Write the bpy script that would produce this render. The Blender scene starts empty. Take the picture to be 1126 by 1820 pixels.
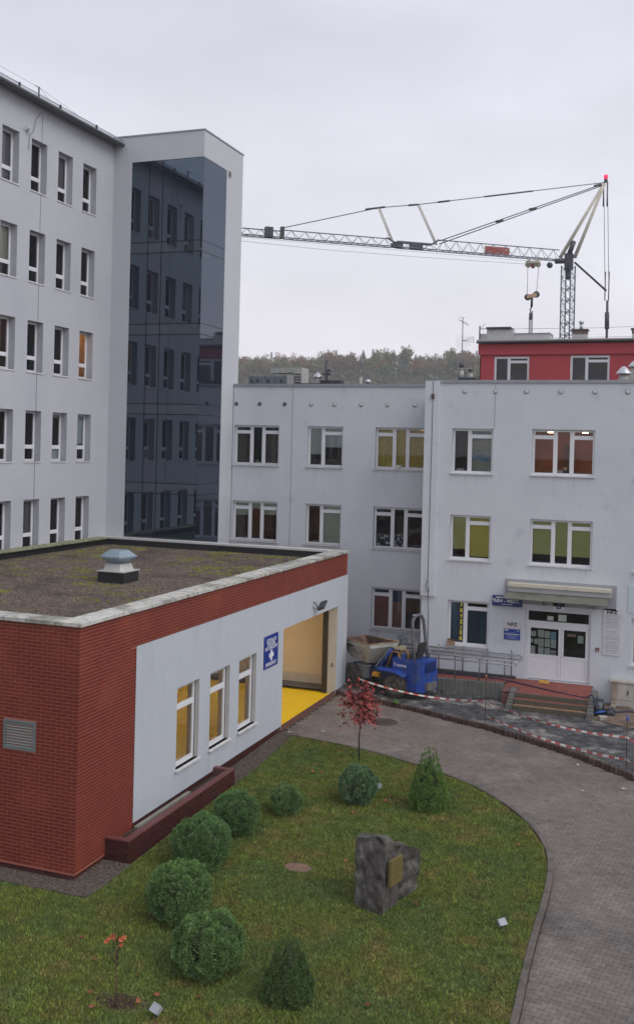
import bpy, bmesh, math, random
import numpy as np
from mathutils import Vector, Matrix, noise
random.seed(7); rng = np.random.default_rng(7)
PI = math.pi
S = bpy.context.scene
COL = S.collection

# ------------------------------------------------------------------ camera
cam_d = bpy.data.cameras.new('camera'); cam = bpy.data.objects.new('camera', cam_d); COL.objects.link(cam)
cam_d.sensor_fit = 'HORIZONTAL'; cam_d.sensor_width = 36.0
cam_d.lens = 36.0*1795.2/1126.0
cam_d.shift_x = (563.0-562.08)/1126.0
cam_d.shift_y = -(910.0-806.64)/1126.0
cam_d.clip_start = 0.1; cam_d.clip_end = 4000
def cam_axes(yaw, pit, rol):
    f = Vector((-math.sin(yaw)*math.cos(pit), math.cos(yaw)*math.cos(pit), -math.sin(pit)))
    r = f.cross(Vector((0, 0, 1))).normalized(); u = r.cross(f)
    return r*math.cos(rol)+u*math.sin(rol), -r*math.sin(rol)+u*math.cos(rol), f
r_, u_, f_ = cam_axes(.356166, .0066447, .0247457)
cam.matrix_world = Matrix(((r_.x, u_.x, -f_.x, 0), (r_.y, u_.y, -f_.y, 0), (r_.z, u_.z, -f_.z, 9.15), (0, 0, 0, 1)))
S.camera = cam

# ------------------------------------------------------------------ sky, sun, exposure
SUN_EL, SUN_AZ = 46.0, 104.0     # azimuth clockwise from +Y (north)
W = bpy.data.worlds.new('World'); S.world = W; W.use_nodes = True
nt = W.node_tree; nt.nodes.clear()
def N(t, kind, **kw):
    n = t.nodes.new(kind)
    for k, v in kw.items(): setattr(n, k, v)
    return n
sky = N(nt, 'ShaderNodeTexSky', sky_type='NISHITA', sun_disc=False)
sky.sun_elevation = math.radians(SUN_EL); sky.sun_rotation = math.radians(SUN_AZ); sky.dust_density = 3.0
geo = N(nt, 'ShaderNodeTexCoord'); sep = N(nt, 'ShaderNodeSeparateXYZ'); nt.links.new(geo.outputs['Generated'], sep.inputs[0])
rmp = N(nt, 'ShaderNodeValToRGB'); cr = rmp.color_ramp
cr.elements[0].position = 0.0; cr.elements[0].color = (9.6, 9.3, 9.9, 1)
cr.elements[1].position = 0.9; cr.elements[1].color = (7.7, 7.95, 8.8, 1)
e = cr.elements.new(0.10); e.color = (9.7, 9.4, 10.1, 1)
e = cr.elements.new(0.22); e.color = (8.7, 8.75, 9.6, 1)
e = cr.elements.new(0.34); e.color = (7.9, 8.05, 9.0, 1)
nt.links.new(sep.outputs['Z'], rmp.inputs[0])
mp = N(nt, 'ShaderNodeMapping'); mp.inputs['Scale'].default_value = (1.0, 1.0, 2.6); nt.links.new(geo.outputs['Generated'], mp.inputs[0])
nz = N(nt, 'ShaderNodeTexNoise'); nz.inputs['Scale'].default_value = 3.2; nz.inputs['Detail'].default_value = 5; nz.inputs['Roughness'].default_value = .5
nt.links.new(mp.outputs[0], nz.inputs['Vector'])
mr = N(nt, 'ShaderNodeMapRange'); mr.inputs[1].default_value = .3; mr.inputs[2].default_value = .7; mr.inputs[3].default_value = .90; mr.inputs[4].default_value = 1.09
nt.links.new(nz.outputs[0], mr.inputs[0])
ml = N(nt, 'ShaderNodeVectorMath', operation='SCALE'); nt.links.new(rmp.outputs[0], ml.inputs[0]); nt.links.new(mr.outputs[0], ml.inputs['Scale'])
mx = N(nt, 'ShaderNodeMixRGB'); mx.inputs[0].default_value = .93
nt.links.new(sky.outputs[0], mx.inputs[1]); nt.links.new(ml.outputs[0], mx.inputs[2])
bg = N(nt, 'ShaderNodeBackground'); bg.inputs[1].default_value = .1
nt.links.new(mx.outputs[0], bg.inputs[0]); out = N(nt, 'ShaderNodeOutputWorld'); nt.links.new(bg.outputs[0], out.inputs[0])
sd = bpy.data.lights.new('sun', 'SUN'); sd.energy = 1.35; sd.angle = math.radians(40); sd.color = (1, .97, .93)
sun = bpy.data.objects.new('sun', sd); COL.objects.link(sun)
el, az = math.radians(SUN_EL), math.radians(SUN_AZ)
sun.rotation_euler = Vector((math.sin(az)*math.cos(el), math.cos(az)*math.cos(el), math.sin(el))).to_track_quat('Z', 'Y').to_euler()
S.view_settings.view_transform = 'Standard'; S.view_settings.look = 'None'; S.view_settings.gamma = 1
S.view_settings.use_curve_mapping = False
S.view_settings.exposure = -0.01
S.render.engine = 'CYCLES'
S.cycles.max_bounces = 7; S.cycles.transparent_max_bounces = 12; S.cycles.diffuse_bounces = 4; S.cycles.glossy_bounces = 4
S.cycles.volume_bounces = 2
S.cycles.sample_clamp_indirect = 4

HAZE = .0005
# ------------------------------------------------------------------ materials
def lin(r, g, b): return tuple(((c/255)/12.92 if c/255 <= .04045 else ((c/255+.055)/1.055)**2.4) for c in (r, g, b))+(1,)
MATS = {}
def mat(name, col, rough=.8, var=.12, scale=6.0, bump=0.0, bscale=60.0, metal=0.0, stretch=(1, 1, 1), col2=None, f2=(.45, .7), s2=1.5, spec=.4, rnd=0.0, col3=None, f3=(.5, .7), s3=4.0, d2=4, emis=None, es=0, fine=None):
    """principled material; colour breaks up by noise (var), optional second and third stain colours, per-piece tone (rnd)"""
    if name in MATS: return MATS[name]
    m = bpy.data.materials.new(name); m.use_nodes = True; t = m.node_tree; b = t.nodes['Principled BSDF']
    b.inputs['Roughness'].default_value = rough; b.inputs['Metallic'].default_value = metal
    b.inputs['Specular IOR Level'].default_value = spec
    g = N(t, 'ShaderNodeNewGeometry'); mpn = N(t, 'ShaderNodeMapping'); mpn.inputs['Scale'].default_value = stretch
    t.links.new(g.outputs['Position'], mpn.inputs[0])
    n1 = N(t, 'ShaderNodeTexNoise'); n1.inputs['Scale'].default_value = scale; n1.inputs['Detail'].default_value = 5
    t.links.new(mpn.outputs[0], n1.inputs['Vector'])
    r1 = N(t, 'ShaderNodeMapRange'); r1.inputs[1].default_value = .28; r1.inputs[2].default_value = .72; r1.inputs[3].default_value = 1-var; r1.inputs[4].default_value = 1+var
    t.links.new(n1.outputs[0], r1.inputs[0])
    cur = N(t, 'ShaderNodeRGB'); cur.outputs[0].default_value = col if len(col) == 4 else col+(1,); cur = cur.outputs[0]
    for c2, ff, ss in ((col2, f2, s2), (col3, f3, s3)):
        if c2 is None: continue
        n2 = N(t, 'ShaderNodeTexNoise'); n2.inputs['Scale'].default_value = ss; n2.inputs['Detail'].default_value = d2
        mo = N(t, 'ShaderNodeMapping'); mo.inputs['Location'].default_value = (ss*3.1, 7.7, ss); mo.inputs['Scale'].default_value = stretch
        t.links.new(g.outputs['Position'], mo.inputs[0]); t.links.new(mo.outputs[0], n2.inputs['Vector'])
        r2 = N(t, 'ShaderNodeMapRange'); r2.inputs[1].default_value = ff[0]; r2.inputs[2].default_value = ff[1]
        t.links.new(n2.outputs[0], r2.inputs[0])
        x = N(t, 'ShaderNodeMixRGB'); t.links.new(r2.outputs[0], x.inputs[0]); t.links.new(cur, x.inputs[1]); x.inputs[2].default_value = c2 if len(c2) == 4 else c2+(1,)
        cur = x.outputs[0]
    fac = r1.outputs[0]
    if fine:      # fine grain: (scale, amount, (stretch))
        mf = N(t, 'ShaderNodeMapping'); mf.inputs['Scale'].default_value = fine[2]; t.links.new(g.outputs['Position'], mf.inputs[0])
        nf = N(t, 'ShaderNodeTexNoise'); nf.inputs['Scale'].default_value = fine[0]; nf.inputs['Detail'].default_value = 4; nf.inputs['Roughness'].default_value = .65; t.links.new(mf.outputs[0], nf.inputs['Vector'])
        rf = N(t, 'ShaderNodeMapRange'); rf.inputs[1].default_value = .3; rf.inputs[2].default_value = .7; rf.inputs[3].default_value = 1-fine[1]; rf.inputs[4].default_value = 1+fine[1]; t.links.new(nf.outputs[0], rf.inputs[0])
        mf2 = N(t, 'ShaderNodeMath', operation='MULTIPLY'); t.links.new(fac, mf2.inputs[0]); t.links.new(rf.outputs[0], mf2.inputs[1]); fac = mf2.outputs[0]
    if rnd:
        oi = N(t, 'ShaderNodeObjectInfo'); at = N(t, 'ShaderNodeAttribute', attribute_name='rnd')
        ad = N(t, 'ShaderNodeMath', operation='ADD'); t.links.new(oi.outputs['Random'], ad.inputs[0]); t.links.new(at.outputs['Fac'], ad.inputs[1])
        fr = N(t, 'ShaderNodeMath', operation='FRACT'); t.links.new(ad.outputs[0], fr.inputs[0])
        r3 = N(t, 'ShaderNodeMapRange'); r3.inputs[3].default_value = 1-rnd; r3.inputs[4].default_value = 1+rnd
        t.links.new(fr.outputs[0], r3.inputs[0])
        mm = N(t, 'ShaderNodeMath', operation='MULTIPLY'); t.links.new(fac, mm.inputs[0]); t.links.new(r3.outputs[0], mm.inputs[1]); fac = mm.outputs[0]
    v = N(t, 'ShaderNodeVectorMath', operation='SCALE'); t.links.new(cur, v.inputs[0]); t.links.new(fac, v.inputs['Scale'])
    t.links.new(v.outputs[0], b.inputs['Base Color'])
    if bump:
        n3 = N(t, 'ShaderNodeTexNoise'); n3.inputs['Scale'].default_value = bscale; n3.inputs['Detail'].default_value = 3
        t.links.new(mpn.outputs[0], n3.inputs['Vector'])
        bp = N(t, 'ShaderNodeBump'); bp.inputs['Strength'].default_value = bump; bp.inputs['Distance'].default_value = .01
        t.links.new(n3.outputs[0], bp.inputs['Height']); t.links.new(bp.outputs[0], b.inputs['Normal'])
    if emis: b.inputs['Emission Color'].default_value = emis if len(emis) == 4 else emis+(1,); b.inputs['Emission Strength'].default_value = es
    MATS[name] = m; return m
def glass(name, tint=(.84, .86, .87), refl=1.0, rough=.01, ior=1.5, minr=0.0):
    if name in MATS: return MATS[name]
    m = bpy.data.materials.new(name); m.use_nodes = True; t = m.node_tree; t.nodes.clear()
    tr = N(t, 'ShaderNodeBsdfTransparent'); tr.inputs[0].default_value = tint+(1,)
    gl = N(t, 'ShaderNodeBsdfGlossy'); gl.inputs['Roughness'].default_value = rough; gl.inputs[0].default_value = (refl, refl, refl*1.03, 1)
    fr = N(t, 'ShaderNodeFresnel'); fr.inputs[0].default_value = ior
    mxf = N(t, 'ShaderNodeMath', operation='ADD', use_clamp=True); t.links.new(fr.outputs[0], mxf.inputs[0]); mxf.inputs[1].default_value = minr
    nz_ = N(t, 'ShaderNodeTexNoise'); nz_.inputs['Scale'].default_value = .8
    bp = N(t, 'ShaderNodeBump'); bp.inputs['Strength'].default_value = .04; bp.inputs['Distance'].default_value = .02; t.links.new(nz_.outputs[0], bp.inputs['Height']); t.links.new(bp.outputs[0], gl.inputs['Normal'])
    g_ = N(t, 'ShaderNodeNewGeometry'); t.links.new(g_.outputs['Position'], nz_.inputs['Vector'])
    mi = N(t, 'ShaderNodeMixShader'); t.links.new(mxf.outputs[0], mi.inputs[0]); t.links.new(tr.outputs[0], mi.inputs[1]); t.links.new(gl.outputs[0], mi.inputs[2])
    o = N(t, 'ShaderNodeOutputMaterial'); t.links.new(mi.outputs[0], o.inputs[0]); MATS[name] = m; return m
def mirror_glass(name, base, gl_col, rough=.02):
    if name in MATS: return MATS[name]
    m = bpy.data.materials.new(name); m.use_nodes = True; t = m.node_tree; t.nodes.clear()
    d = N(t, 'ShaderNodeBsdfDiffuse'); d.inputs[0].default_value = base+(1,)
    g = N(t, 'ShaderNodeBsdfGlossy'); g.inputs[0].default_value = gl_col+(1,); g.inputs['Roughness'].default_value = rough
    ad = N(t, 'ShaderNodeAddShader'); t.links.new(d.outputs[0], ad.inputs[0]); t.links.new(g.outputs[0], ad.inputs[1])
    nz_ = N(t, 'ShaderNodeTexNoise'); nz_.inputs['Scale'].default_value = .6; nz_.inputs['Detail'].default_value = 1
    g_ = N(t, 'ShaderNodeNewGeometry'); t.links.new(g_.outputs['Position'], nz_.inputs['Vector'])
    bp = N(t, 'ShaderNodeBump'); bp.inputs['Strength'].default_value = .06; bp.inputs['Distance'].default_value = .03; t.links.new(nz_.outputs[0], bp.inputs['Height']); t.links.new(bp.outputs[0], g.inputs['Normal'])
    o = N(t, 'ShaderNodeOutputMaterial'); t.links.new(ad.outputs[0], o.inputs[0]); MATS[name] = m; return m
def stripes(name, cA, cB, scale, axis=0, rough=.5, duty=.5):
    """painted / woven stripes along object-space position (real pattern of the thing)"""
    if name in MATS: return MATS[name]
    m = bpy.data.materials.new(name); m.use_nodes = True; t = m.node_tree; b = t.nodes['Principled BSDF']; b.inputs['Roughness'].default_value = rough
    a = N(t, 'ShaderNodeAttribute', attribute_name='along')
    mu = N(t, 'ShaderNodeMath', operation='MULTIPLY'); mu.inputs[1].default_value = scale; t.links.new(a.outputs['Fac'], mu.inputs[0])
    fr = N(t, 'ShaderNodeMath', operation='FRACT'); t.links.new(mu.outputs[0], fr.inputs[0])
    gt = N(t, 'ShaderNodeMath', operation='GREATER_THAN'); gt.inputs[1].default_value = duty; t.links.new(fr.outputs[0], gt.inputs[0])
    x = N(t, 'ShaderNodeMixRGB'); t.links.new(gt.outputs[0], x.inputs[0]); x.inputs[1].default_value = cA; x.inputs[2].default_value = cB
    t.links.new(x.outputs[0], b.inputs['Base Color']); MATS[name] = m; return m

STUC = mat('stucco_grey_blue', (.625, .65, .695), .92, .03, 1.1, .5, 90, stretch=(1, 1, 1), col2=(.56, .595, .66), f2=(.5, .85), s2=.4, col3=(.50, .53, .58), f3=(.62, .8), s3=1.7, fine=(9, .065, (1, 1, 4)))
STUCV = mat('stucco_left', (.50, .51, .55), .92, .02, 1.0, .5, 80, col2=(.45, .46, .51), f2=(.5, .8), s2=.3, fine=(9, .06, (4, 4, 1)))
STUCT = mat('stucco_tower', (.52, .535, .575), .92, .02, 1.4, .4, 100, fine=(10, .04, (3, 3, 1)))
STUCW = mat('stucco_white', (.50, .53, .58), .9, .02, 1.2, .4, 90, stretch=(1, 3, .5), col2=(.45, .475, .52), f2=(.52, .8), s2=.6, fine=(9, .045, (3, 3, 1)))
REVEAL = mat('reveal_grey', (.46, .47, .51), .9, .05, 3)
WHITE = mat('white_plastic', (.74, .75, .78), .4, .03, 8)
SILLW = mat('sill_white', (.66, .66, .67), .5, .10, 6, col2=(.36, .35, .33), f2=(.55, .8), s2=5)
DARKM = mat('dark_metal', (.05, .055, .065), .5, .15, 10)
GREYM = mat('grey_metal', (.22, .24, .27), .45, .12, 10, metal=.4)
CAPM = mat('cap_metal', (.32, .33, .36), .45, .1, 4, metal=.3)
GALV = mat('galvanised', (.52, .54, .57), .35, .15, 9, metal=.6)
STEEL = mat('stainless', (.6, .6, .62), .28, .08, 9, metal=.85)
MORTAR = mat('mortar_red', (.36, .12, .085), .95, .1, 12)
BRICK = mat('brick_red', (.158, .021, .011), .65, .08, 3.0, .25, 70, rnd=.10, col2=(.215, .040, .018), f2=(.5, .75), s2=.8)
BRICKD = mat('brick_dark', (.06, .015, .014), .45, .15, 8, rnd=.18)
MORTARD = mat('mortar_dark', (.13, .06, .055), .9, .1, 12)
COPE = mat('coping_slab', (.52, .51, .48), .8, .15, 5, .3, 40, rnd=.16, col2=(.17, .165, .14), f2=(.52, .68), s2=1.3, d2=8, col3=(.27, .26, .20), f3=(.52, .66), s3=7)
MEMB = mat('membrane_black', (.02, .02, .022), .7, .2, 8)
GL = glass('window_glass'); GLB = glass('window_glass_garage', (.50, .50, .47), minr=.07)
CWA = mirror_glass('curtain_glass', (.008, .012, .02), (.084, .108, .134))
CWB = mirror_glass('curtain_glass_violet', (.016, .018, .030), (.086, .098, .122), .03)
CWC = mirror_glass('curtain_glass_band', (.014, .017, .024), (.094, .110, .132), .04)
CWS = mirror_glass('curtain_glass_side', (.012, .014, .024), (.115, .135, .16), .03)
REDW = mat('red_render', (.45, .066, .078), .9, .05, 2, .3, 60)
GRANI = mat('gravel', (.125, .100, .080), .95, .35, 14, rnd=.5)

# ------------------------------------------------------------------ mesh builder
class MB:
    def __init__(s): s.v = []; s.f = []; s.m = []; s.r = []; s.sm = []
    def add(s, vs, fs, mi=0, r=0.0, smooth=False):
        o = len(s.v); s.v += [tuple(p) for p in vs]
        for f in fs: s.f.append([i+o for i in f]); s.m.append(mi); s.r.append(r); s.sm.append(smooth)
        return s
    def box(s, x0, x1, y0, y1, z0, z1, mi=0, r=0.0, M=None):
        x0, x1 = min(x0, x1), max(x0, x1); y0, y1 = min(y0, y1), max(y0, y1); z0, z1 = min(z0, z1), max(z0, z1)
        vs = [(x0, y0, z0), (x1, y0, z0), (x1, y1, z0), (x0, y1, z0), (x0, y0, z1), (x1, y0, z1), (x1, y1, z1), (x0, y1, z1)]
        if M is not None: vs = [M @ Vector(v) for v in vs]
        return s.add(vs, [(3, 2, 1, 0), (4, 5, 6, 7), (0, 1, 5, 4), (1, 2, 6, 5), (2, 3, 7, 6), (3, 0, 4, 7)], mi, r)
    def prism(s, poly, z0, z1, mi=0, r=0.0, M=None, bottom=True):
        n = len(poly); vs = [(p[0], p[1], z0) for p in poly]+[(p[0], p[1], z1) for p in poly]
        if M is not None: vs = [M @ Vector(v) for v in vs]
        fs = [tuple(range(n, 2*n))]+[(i, (i+1) % n, n+(i+1) % n, n+i) for i in range(n)]
        if bottom: fs.append(tuple(range(n-1, -1, -1)))
        return s.add(vs, fs, mi, r)
    def tube(s, pts, rad, n=6, mi=0, caps=True, smooth=True):
        pts = [Vector(p) for p in pts]; rads = rad if isinstance(rad, (list, tuple)) else [rad]*len(pts)
        vs = []; fs = []; pu = None
        for i, p in enumerate(pts):
            d = (pts[min(i+1, len(pts)-1)]-pts[max(i-1, 0)]).normalized()
            if pu is None: pu = d.orthogonal().normalized()
            pu = (pu-d*pu.dot(d)).normalized(); w = d.cross(pu)
            for k in range(n):
                a = 2*PI*k/n; vs.append(p+(pu*math.cos(a)+w*math.sin(a))*rads[i])
        for i in range(len(pts)-1):
            for k in range(n): fs.append((i*n+k, i*n+(k+1) % n, (i+1)*n+(k+1) % n, (i+1)*n+k))
        s.add(vs, fs, mi, 0, smooth)
        if caps:
            o = len(s.v)-len(vs)
            for f in ([o+k for k in range(n-1, -1, -1)], [o+(len(pts)-1)*n+k for k in range(n)]):
                s.f.append(f); s.m.append(mi); s.r.append(0); s.sm.append(False)
        return s
    def lathe(s, prof, c=(0, 0, 0), n=16, mi=0, M=None, smooth=True):
        vs = []
        for (r, z) in prof:
            for k in range(n):
                a = 2*PI*k/n; v = Vector((r*math.cos(a), r*math.sin(a), z))
                if M is not None: v = M @ v
                vs.append(v+Vector(c))
        fs = [(i*n+k, i*n+(k+1) % n, (i+1)*n+(k+1) % n, (i+1)*n+k) for i in range(len(prof)-1) for k in range(n)]
        return s.add(vs, fs, mi, 0, smooth)
    def mesh(s, name, mats):
        me = bpy.data.meshes.new(name); me.from_pydata(s.v, [], s.f)
        for m in (mats if isinstance(mats, (list, tuple)) else [mats]): me.materials.append(m)
        me.polygons.foreach_set('material_index', s.m); me.polygons.foreach_set('use_smooth', s.sm)
        if any(s.r):
            a = me.attributes.new('rnd', 'FLOAT', 'FACE'); a.data.foreach_set('value', s.r)
        me.update(); return me
    def build(s, name, mats, parent=None, **kw):
        return link(bpy.data.objects.new(name, s.mesh(name, mats)), parent, **kw)
WT = {}    # world offset of every object (parents are never rotated when built in place)
def link(o, parent=None, loc=None, label=None, cat=None, group=None, kind=None):
    COL.objects.link(o); p = WT.get(parent.name, Vector()) if parent else Vector()
    o.parent = parent
    w = Vector(loc) if loc is not None else Vector((0, 0, 0))
    o.location = w-p; WT[o.name] = w
    for k, v in (('label', label), ('category', cat), ('group', group), ('kind', kind)):
        if v: o[k] = v
    return o
def thing(name, label, cat, loc=(0, 0, 0), group=None):
    return link(bpy.data.objects.new(name, None), None, loc, label, cat, group)
def raw(name, mesh, parent=None, **kw): return link(bpy.data.objects.new(name, mesh), parent, **kw)
def tris(name, co, mats, parent=None, nv=3, rnd=None, mi=None, **kw):
    """numpy soup: co (n*nv,3)"""
    n = len(co)//nv; me = bpy.data.meshes.new(name)
    me.vertices.add(len(co)); me.vertices.foreach_set('co', np.asarray(co, np.float32).ravel())
    me.loops.add(n*nv); me.loops.foreach_set('vertex_index', np.arange(n*nv, dtype=np.int32))
    me.polygons.add(n); me.polygons.foreach_set('loop_start', np.arange(0, n*nv, nv, dtype=np.int32))
    for m in (mats if isinstance(mats, (list, tuple)) else [mats]): me.materials.append(m)
    if rnd is not None:
        a = me.attributes.new('rnd', 'FLOAT', 'FACE'); a.data.foreach_set('value', np.asarray(rnd, np.float32))
    if mi is not None: me.polygons.foreach_set('material_index', np.asarray(mi, np.int32))
    me.update(calc_edges=True); me.validate()
    return raw(name, me, parent, **kw)

def stain_mat():
    if 'drip_stain' in MATS: return MATS['drip_stain']
    m = bpy.data.materials.new('drip_stain'); m.use_nodes = True; t = m.node_tree; t.nodes.clear()
    d = N(t, 'ShaderNodeBsdfDiffuse'); d.inputs[0].default_value = (.16, .16, .15, 1); tr = N(t, 'ShaderNodeBsdfTransparent')
    tc = N(t, 'ShaderNodeTexCoord'); sp = N(t, 'ShaderNodeSeparateXYZ'); t.links.new(tc.outputs['Generated'], sp.inputs[0])
    g = N(t, 'ShaderNodeNewGeometry'); mp_ = N(t, 'ShaderNodeMapping'); mp_.inputs['Scale'].default_value = (7, 7, .5); t.links.new(g.outputs['Position'], mp_.inputs[0])
    n = N(t, 'ShaderNodeTexNoise'); n.inputs['Scale'].default_value = 1; n.inputs['Detail'].default_value = 4; t.links.new(mp_.outputs[0], n.inputs['Vector'])
    r = N(t, 'ShaderNodeMapRange'); r.inputs[1].default_value = .48; r.inputs[2].default_value = .8; r.inputs[4].default_value = .12; t.links.new(n.outputs[0], r.inputs[0])
    mu = N(t, 'ShaderNodeMath', operation='MULTIPLY'); t.links.new(r.outputs[0], mu.inputs[0]); t.links.new(sp.outputs['Z'], mu.inputs[1])
    mi = N(t, 'ShaderNodeMixShader'); t.links.new(mu.outputs[0], mi.inputs[0]); t.links.new(tr.outputs[0], mi.inputs[1]); t.links.new(d.outputs[0], mi.inputs[2])
    o = N(t, 'ShaderNodeOutputMaterial'); t.links.new(mi.outputs[0], o.inputs[0]); MATS['drip_stain'] = m; return m
class Face:
    """wall plane: u runs to the right seen from outside, d goes into the wall"""
    def __init__(s, ax, c): s.ax, s.c = ax, c
    def p(s, u, d, z): return (u, s.c+d, z) if s.ax == 'Y' else (s.c-d, u, z)
    def box(s, mb, u0, u1, d0, d1, z0, z1, mi=0, r=0.0):
        a = s.p(u0, d0, z0); b = s.p(u1, d1, z1); return mb.box(a[0], b[0], a[1], b[1], a[2], b[2], mi, r)
    def quad(s, mb, u0, u1, d, z0, z1, mi=0): return mb.add([s.p(u0, d, z0), s.p(u1, d, z0), s.p(u1, d, z1), s.p(u0, d, z1)], [(0, 1, 2, 3)], mi)
def wall(face, u0, u1, z0, z1, holes, depth=.16, mb=None, mi=0, rev=1):
    mb = mb or MB()
    us = sorted({u0, u1}|{h[i] for h in holes for i in (0, 1) if u0 < h[i] < u1}); zs = sorted({z0, z1}|{h[i] for h in holes for i in (2, 3) if z0 < h[i] < z1})
    for a, b in zip(us, us[1:]):
        for c, d in zip(zs, zs[1:]):
            mu, mz = (a+b)/2, (c+d)/2
            if any(h[0] < mu < h[1] and h[2] < mz < h[3] for h in holes): continue
            face.quad(mb, a, b, 0, c, d, mi)
    for h in holes:
        a, b, c, d = max(h[0], u0), min(h[1], u1), h[2], h[3]; P = face.p
        dd = h[4] if len(h) > 4 else depth
        for q in (((a, c), (a, d)), ((b, d), (b, c)), ((a, d), (b, d)), ((b, c), (a, c))):
            mb.add([P(q[0][0], 0, q[0][1]), P(q[1][0], 0, q[1][1]), P(q[1][0], dd, q[1][1]), P(q[0][0], dd, q[0][1])], [(0, 1, 2, 3)], rev)
    return mb

L3 = [(0, .37, .17), (.37, .635, None), (.635, 1, .17)]
L2 = [(0, .42, None), (.42, 1, .17)]
LT = [(0, 1, .71)]
LH = [(0, 1, .27)]
def window(face, parent, u0, u1, z0, z1, layout, d=.13, room=(.06, .05, .045), blinds=(), lit=0, sill=True, fw=.055, gl=None, rd=1.6, sillout=.06):
    mb = MB(); w = u1-u0; h = z1-z0; fd = .07; panes = []
    bx = lambda a, b, c, e, k=0: face.box(mb, a, b, d-k, d+fd, c, e)
    bx(u0, u0+fw, z0, z1); bx(u1-fw, u1, z0, z1); bx(u0+fw, u1-fw, z0, z0+fw); bx(u0+fw, u1-fw, z1-fw, z1)
    for i, (a, b, t) in enumerate(layout):
        A, B = u0+a*w, u0+b*w
        if i: bx(A-.045, A+.045, z0+fw, z1-fw, .012)
        pl = A+(.045 if i else fw); pr = B-(.045 if i < len(layout)-1 else fw)
        bs = z0+fw; ts = z1-fw; sashes = [(bs, ts)]
        if t is not None:
            zt = z1-t*h; bx(pl, pr, zt-.04, zt+.04, .006); sashes = [(bs, zt-.04), (zt+.04, ts)]
        for (c, e) in sashes:
            s_ = .032
            face.box(mb, pl, pl+s_, d-.004, d+fd-.01, c, e); face.box(mb, pr-s_, pr, d-.004, d+fd-.01, c, e)
            face.box(mb, pl+s_, pr-s_, d-.004, d+fd-.01, c, c+s_); face.box(mb, pl+s_, pr-s_, d-.004, d+fd-.01, e-s_, e)
            panes.append((i, pl+s_, pr-s_, c+s_, e-s_))
    win = mb.build('window', WHITE, parent)
    for (i, a, b, c, e) in panes:
        q = MB(); face.quad(q, a, b, d+.03, c, e); q.build('pane', gl or GL, win)
    if sill:
        q = MB(); face.box(q, u0-.05, u1+.04, -sillout, d-.002, z0-.045, z0+.0); q.build('sill', SILLW, win)
    if sill and (rd > 1.5 or room is None):
        q = MB(); face.quad(q, u0-.1, u1+.1, -.0135 if room is None else -.003, z0-.95, z0-.045); q.build('drip_stain', stain_mat(), win)
    if room:
        rm = mat('room_%d_%d_%d' % tuple(int(c*1000) for c in room), room, .9, .25, 1.3)
        q = MB(); e = .25; D0 = d+fd+.003; D1 = D0+rd; P = face.p
        a, b, c, t = u0-e, u1+e, z0-.5, z1+.3
        q.add([P(a, D0, c), P(b, D0, c), P(b, D0, t), P(a, D0, t), P(a, D1, c), P(b, D1, c), P(b, D1, t), P(a, D1, t)],
              [(4, 5, 6, 7), (0, 4, 7, 3), (1, 2, 6, 5), (3, 7, 6, 2), (0, 1, 5, 4)])
        # back of the wall round the opening so the room is closed
        q.add([P(a, D0, c), P(u0, D0, c), P(u0, D0, t), P(a, D0, t), P(u1, D0, c), P(b, D0, c), P(b, D0, t), P(u1, D0, t), P(u0, D0, z0), P(u1, D0, z0), P(u0, D0, z1), P(u1, D0, z1)],
              [(0, 1, 2, 3), (4, 5, 6, 7), (1, 4, 9, 8), (10, 11, 7, 2)])
        q.build('room_interior', rm, win)
        if rd > 1.5:      # a cupboard and a table in the room, for depth
            rq = random.Random(int(u0*100+z0*37)); q = MB(); x_ = u0+rq.uniform(.1, .5)*w; face.box(q, x_, x_+rq.uniform(.3, .6), D1-.35, D1-.02, z0-.45, z0+h*rq.uniform(.45, .8)); q.build('cupboard', mat('room_wood', (.10, .06, .04), .7, .2, 4), win)
            q = MB(); face.box(q, u0+.1, u0+w*rq.uniform(.5, .9), D0+.25, D0+.7, z0-.06, z0+rq.uniform(.03, .14)); q.build('table', mat('room_pale', (.22, .20, .18), .7, .2, 4), win)
    for bl in blinds:
        i, f0, f1, m = bl[:4]; a, b = u0+layout[i][0]*w+.05, u0+layout[i][1]*w-.05
        za, zb = z1-fw-f0*h, max(z1-fw-f1*h, z0+fw)
        q = MB()
        if len(bl) > 4:      # vertical slats / curtain folds
            n = bl[4]
            for k in range(n):
                x0 = a+(b-a)*k/n; x1 = a+(b-a)*(k+1)/n
                q.add([face.p(x0, d+.10+.03*(k % 2), zb), face.p(x1-.006, d+.13-.03*(k % 2), zb), face.p(x1-.006, d+.13-.03*(k % 2), za), face.p(x0, d+.10+.03*(k % 2), za)], [(0, 1, 2, 3)])
        else: face.box(q, a, b, d+.085, d+.091, zb, za)
        q.build('blind', m, win)
    if lit:
        q = MB(); um = (u0+u1)/2
        for uu in (um-w*.27, um+w*.30): face.box(q, uu-.09, uu+.09, d+.9, d+1.05, z1-.10, z1-.05)
        q.build('ceiling_lamp', mat('lamp_warm_%d' % int(lit), (.9, .8, .6), .5, emis=(1, .55, .22), es=lit), win)
    return win

def textmesh(s, size, face, u, d, z, m, name, parent, align='CENTER', sx=1.0, bold=0.0):
    cu = bpy.data.curves.new(name, 'FONT'); cu.body = s; cu.size = size; cu.align_x = align; cu.align_y = 'CENTER'; cu.offset = bold; cu.resolution_u = 2
    o = bpy.data.objects.new('tmp', cu); COL.objects.link(o)
    me = bpy.data.meshes.new_from_object(o); bpy.data.objects.remove(o); bpy.data.curves.remove(cu)
    for v in me.vertices: v.co = Vector(face.p(u+v.co.x*sx, d, z+v.co.y))
    me.materials.clear(); me.materials.append(m); me.name = name
    return raw(name, me, parent)

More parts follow.
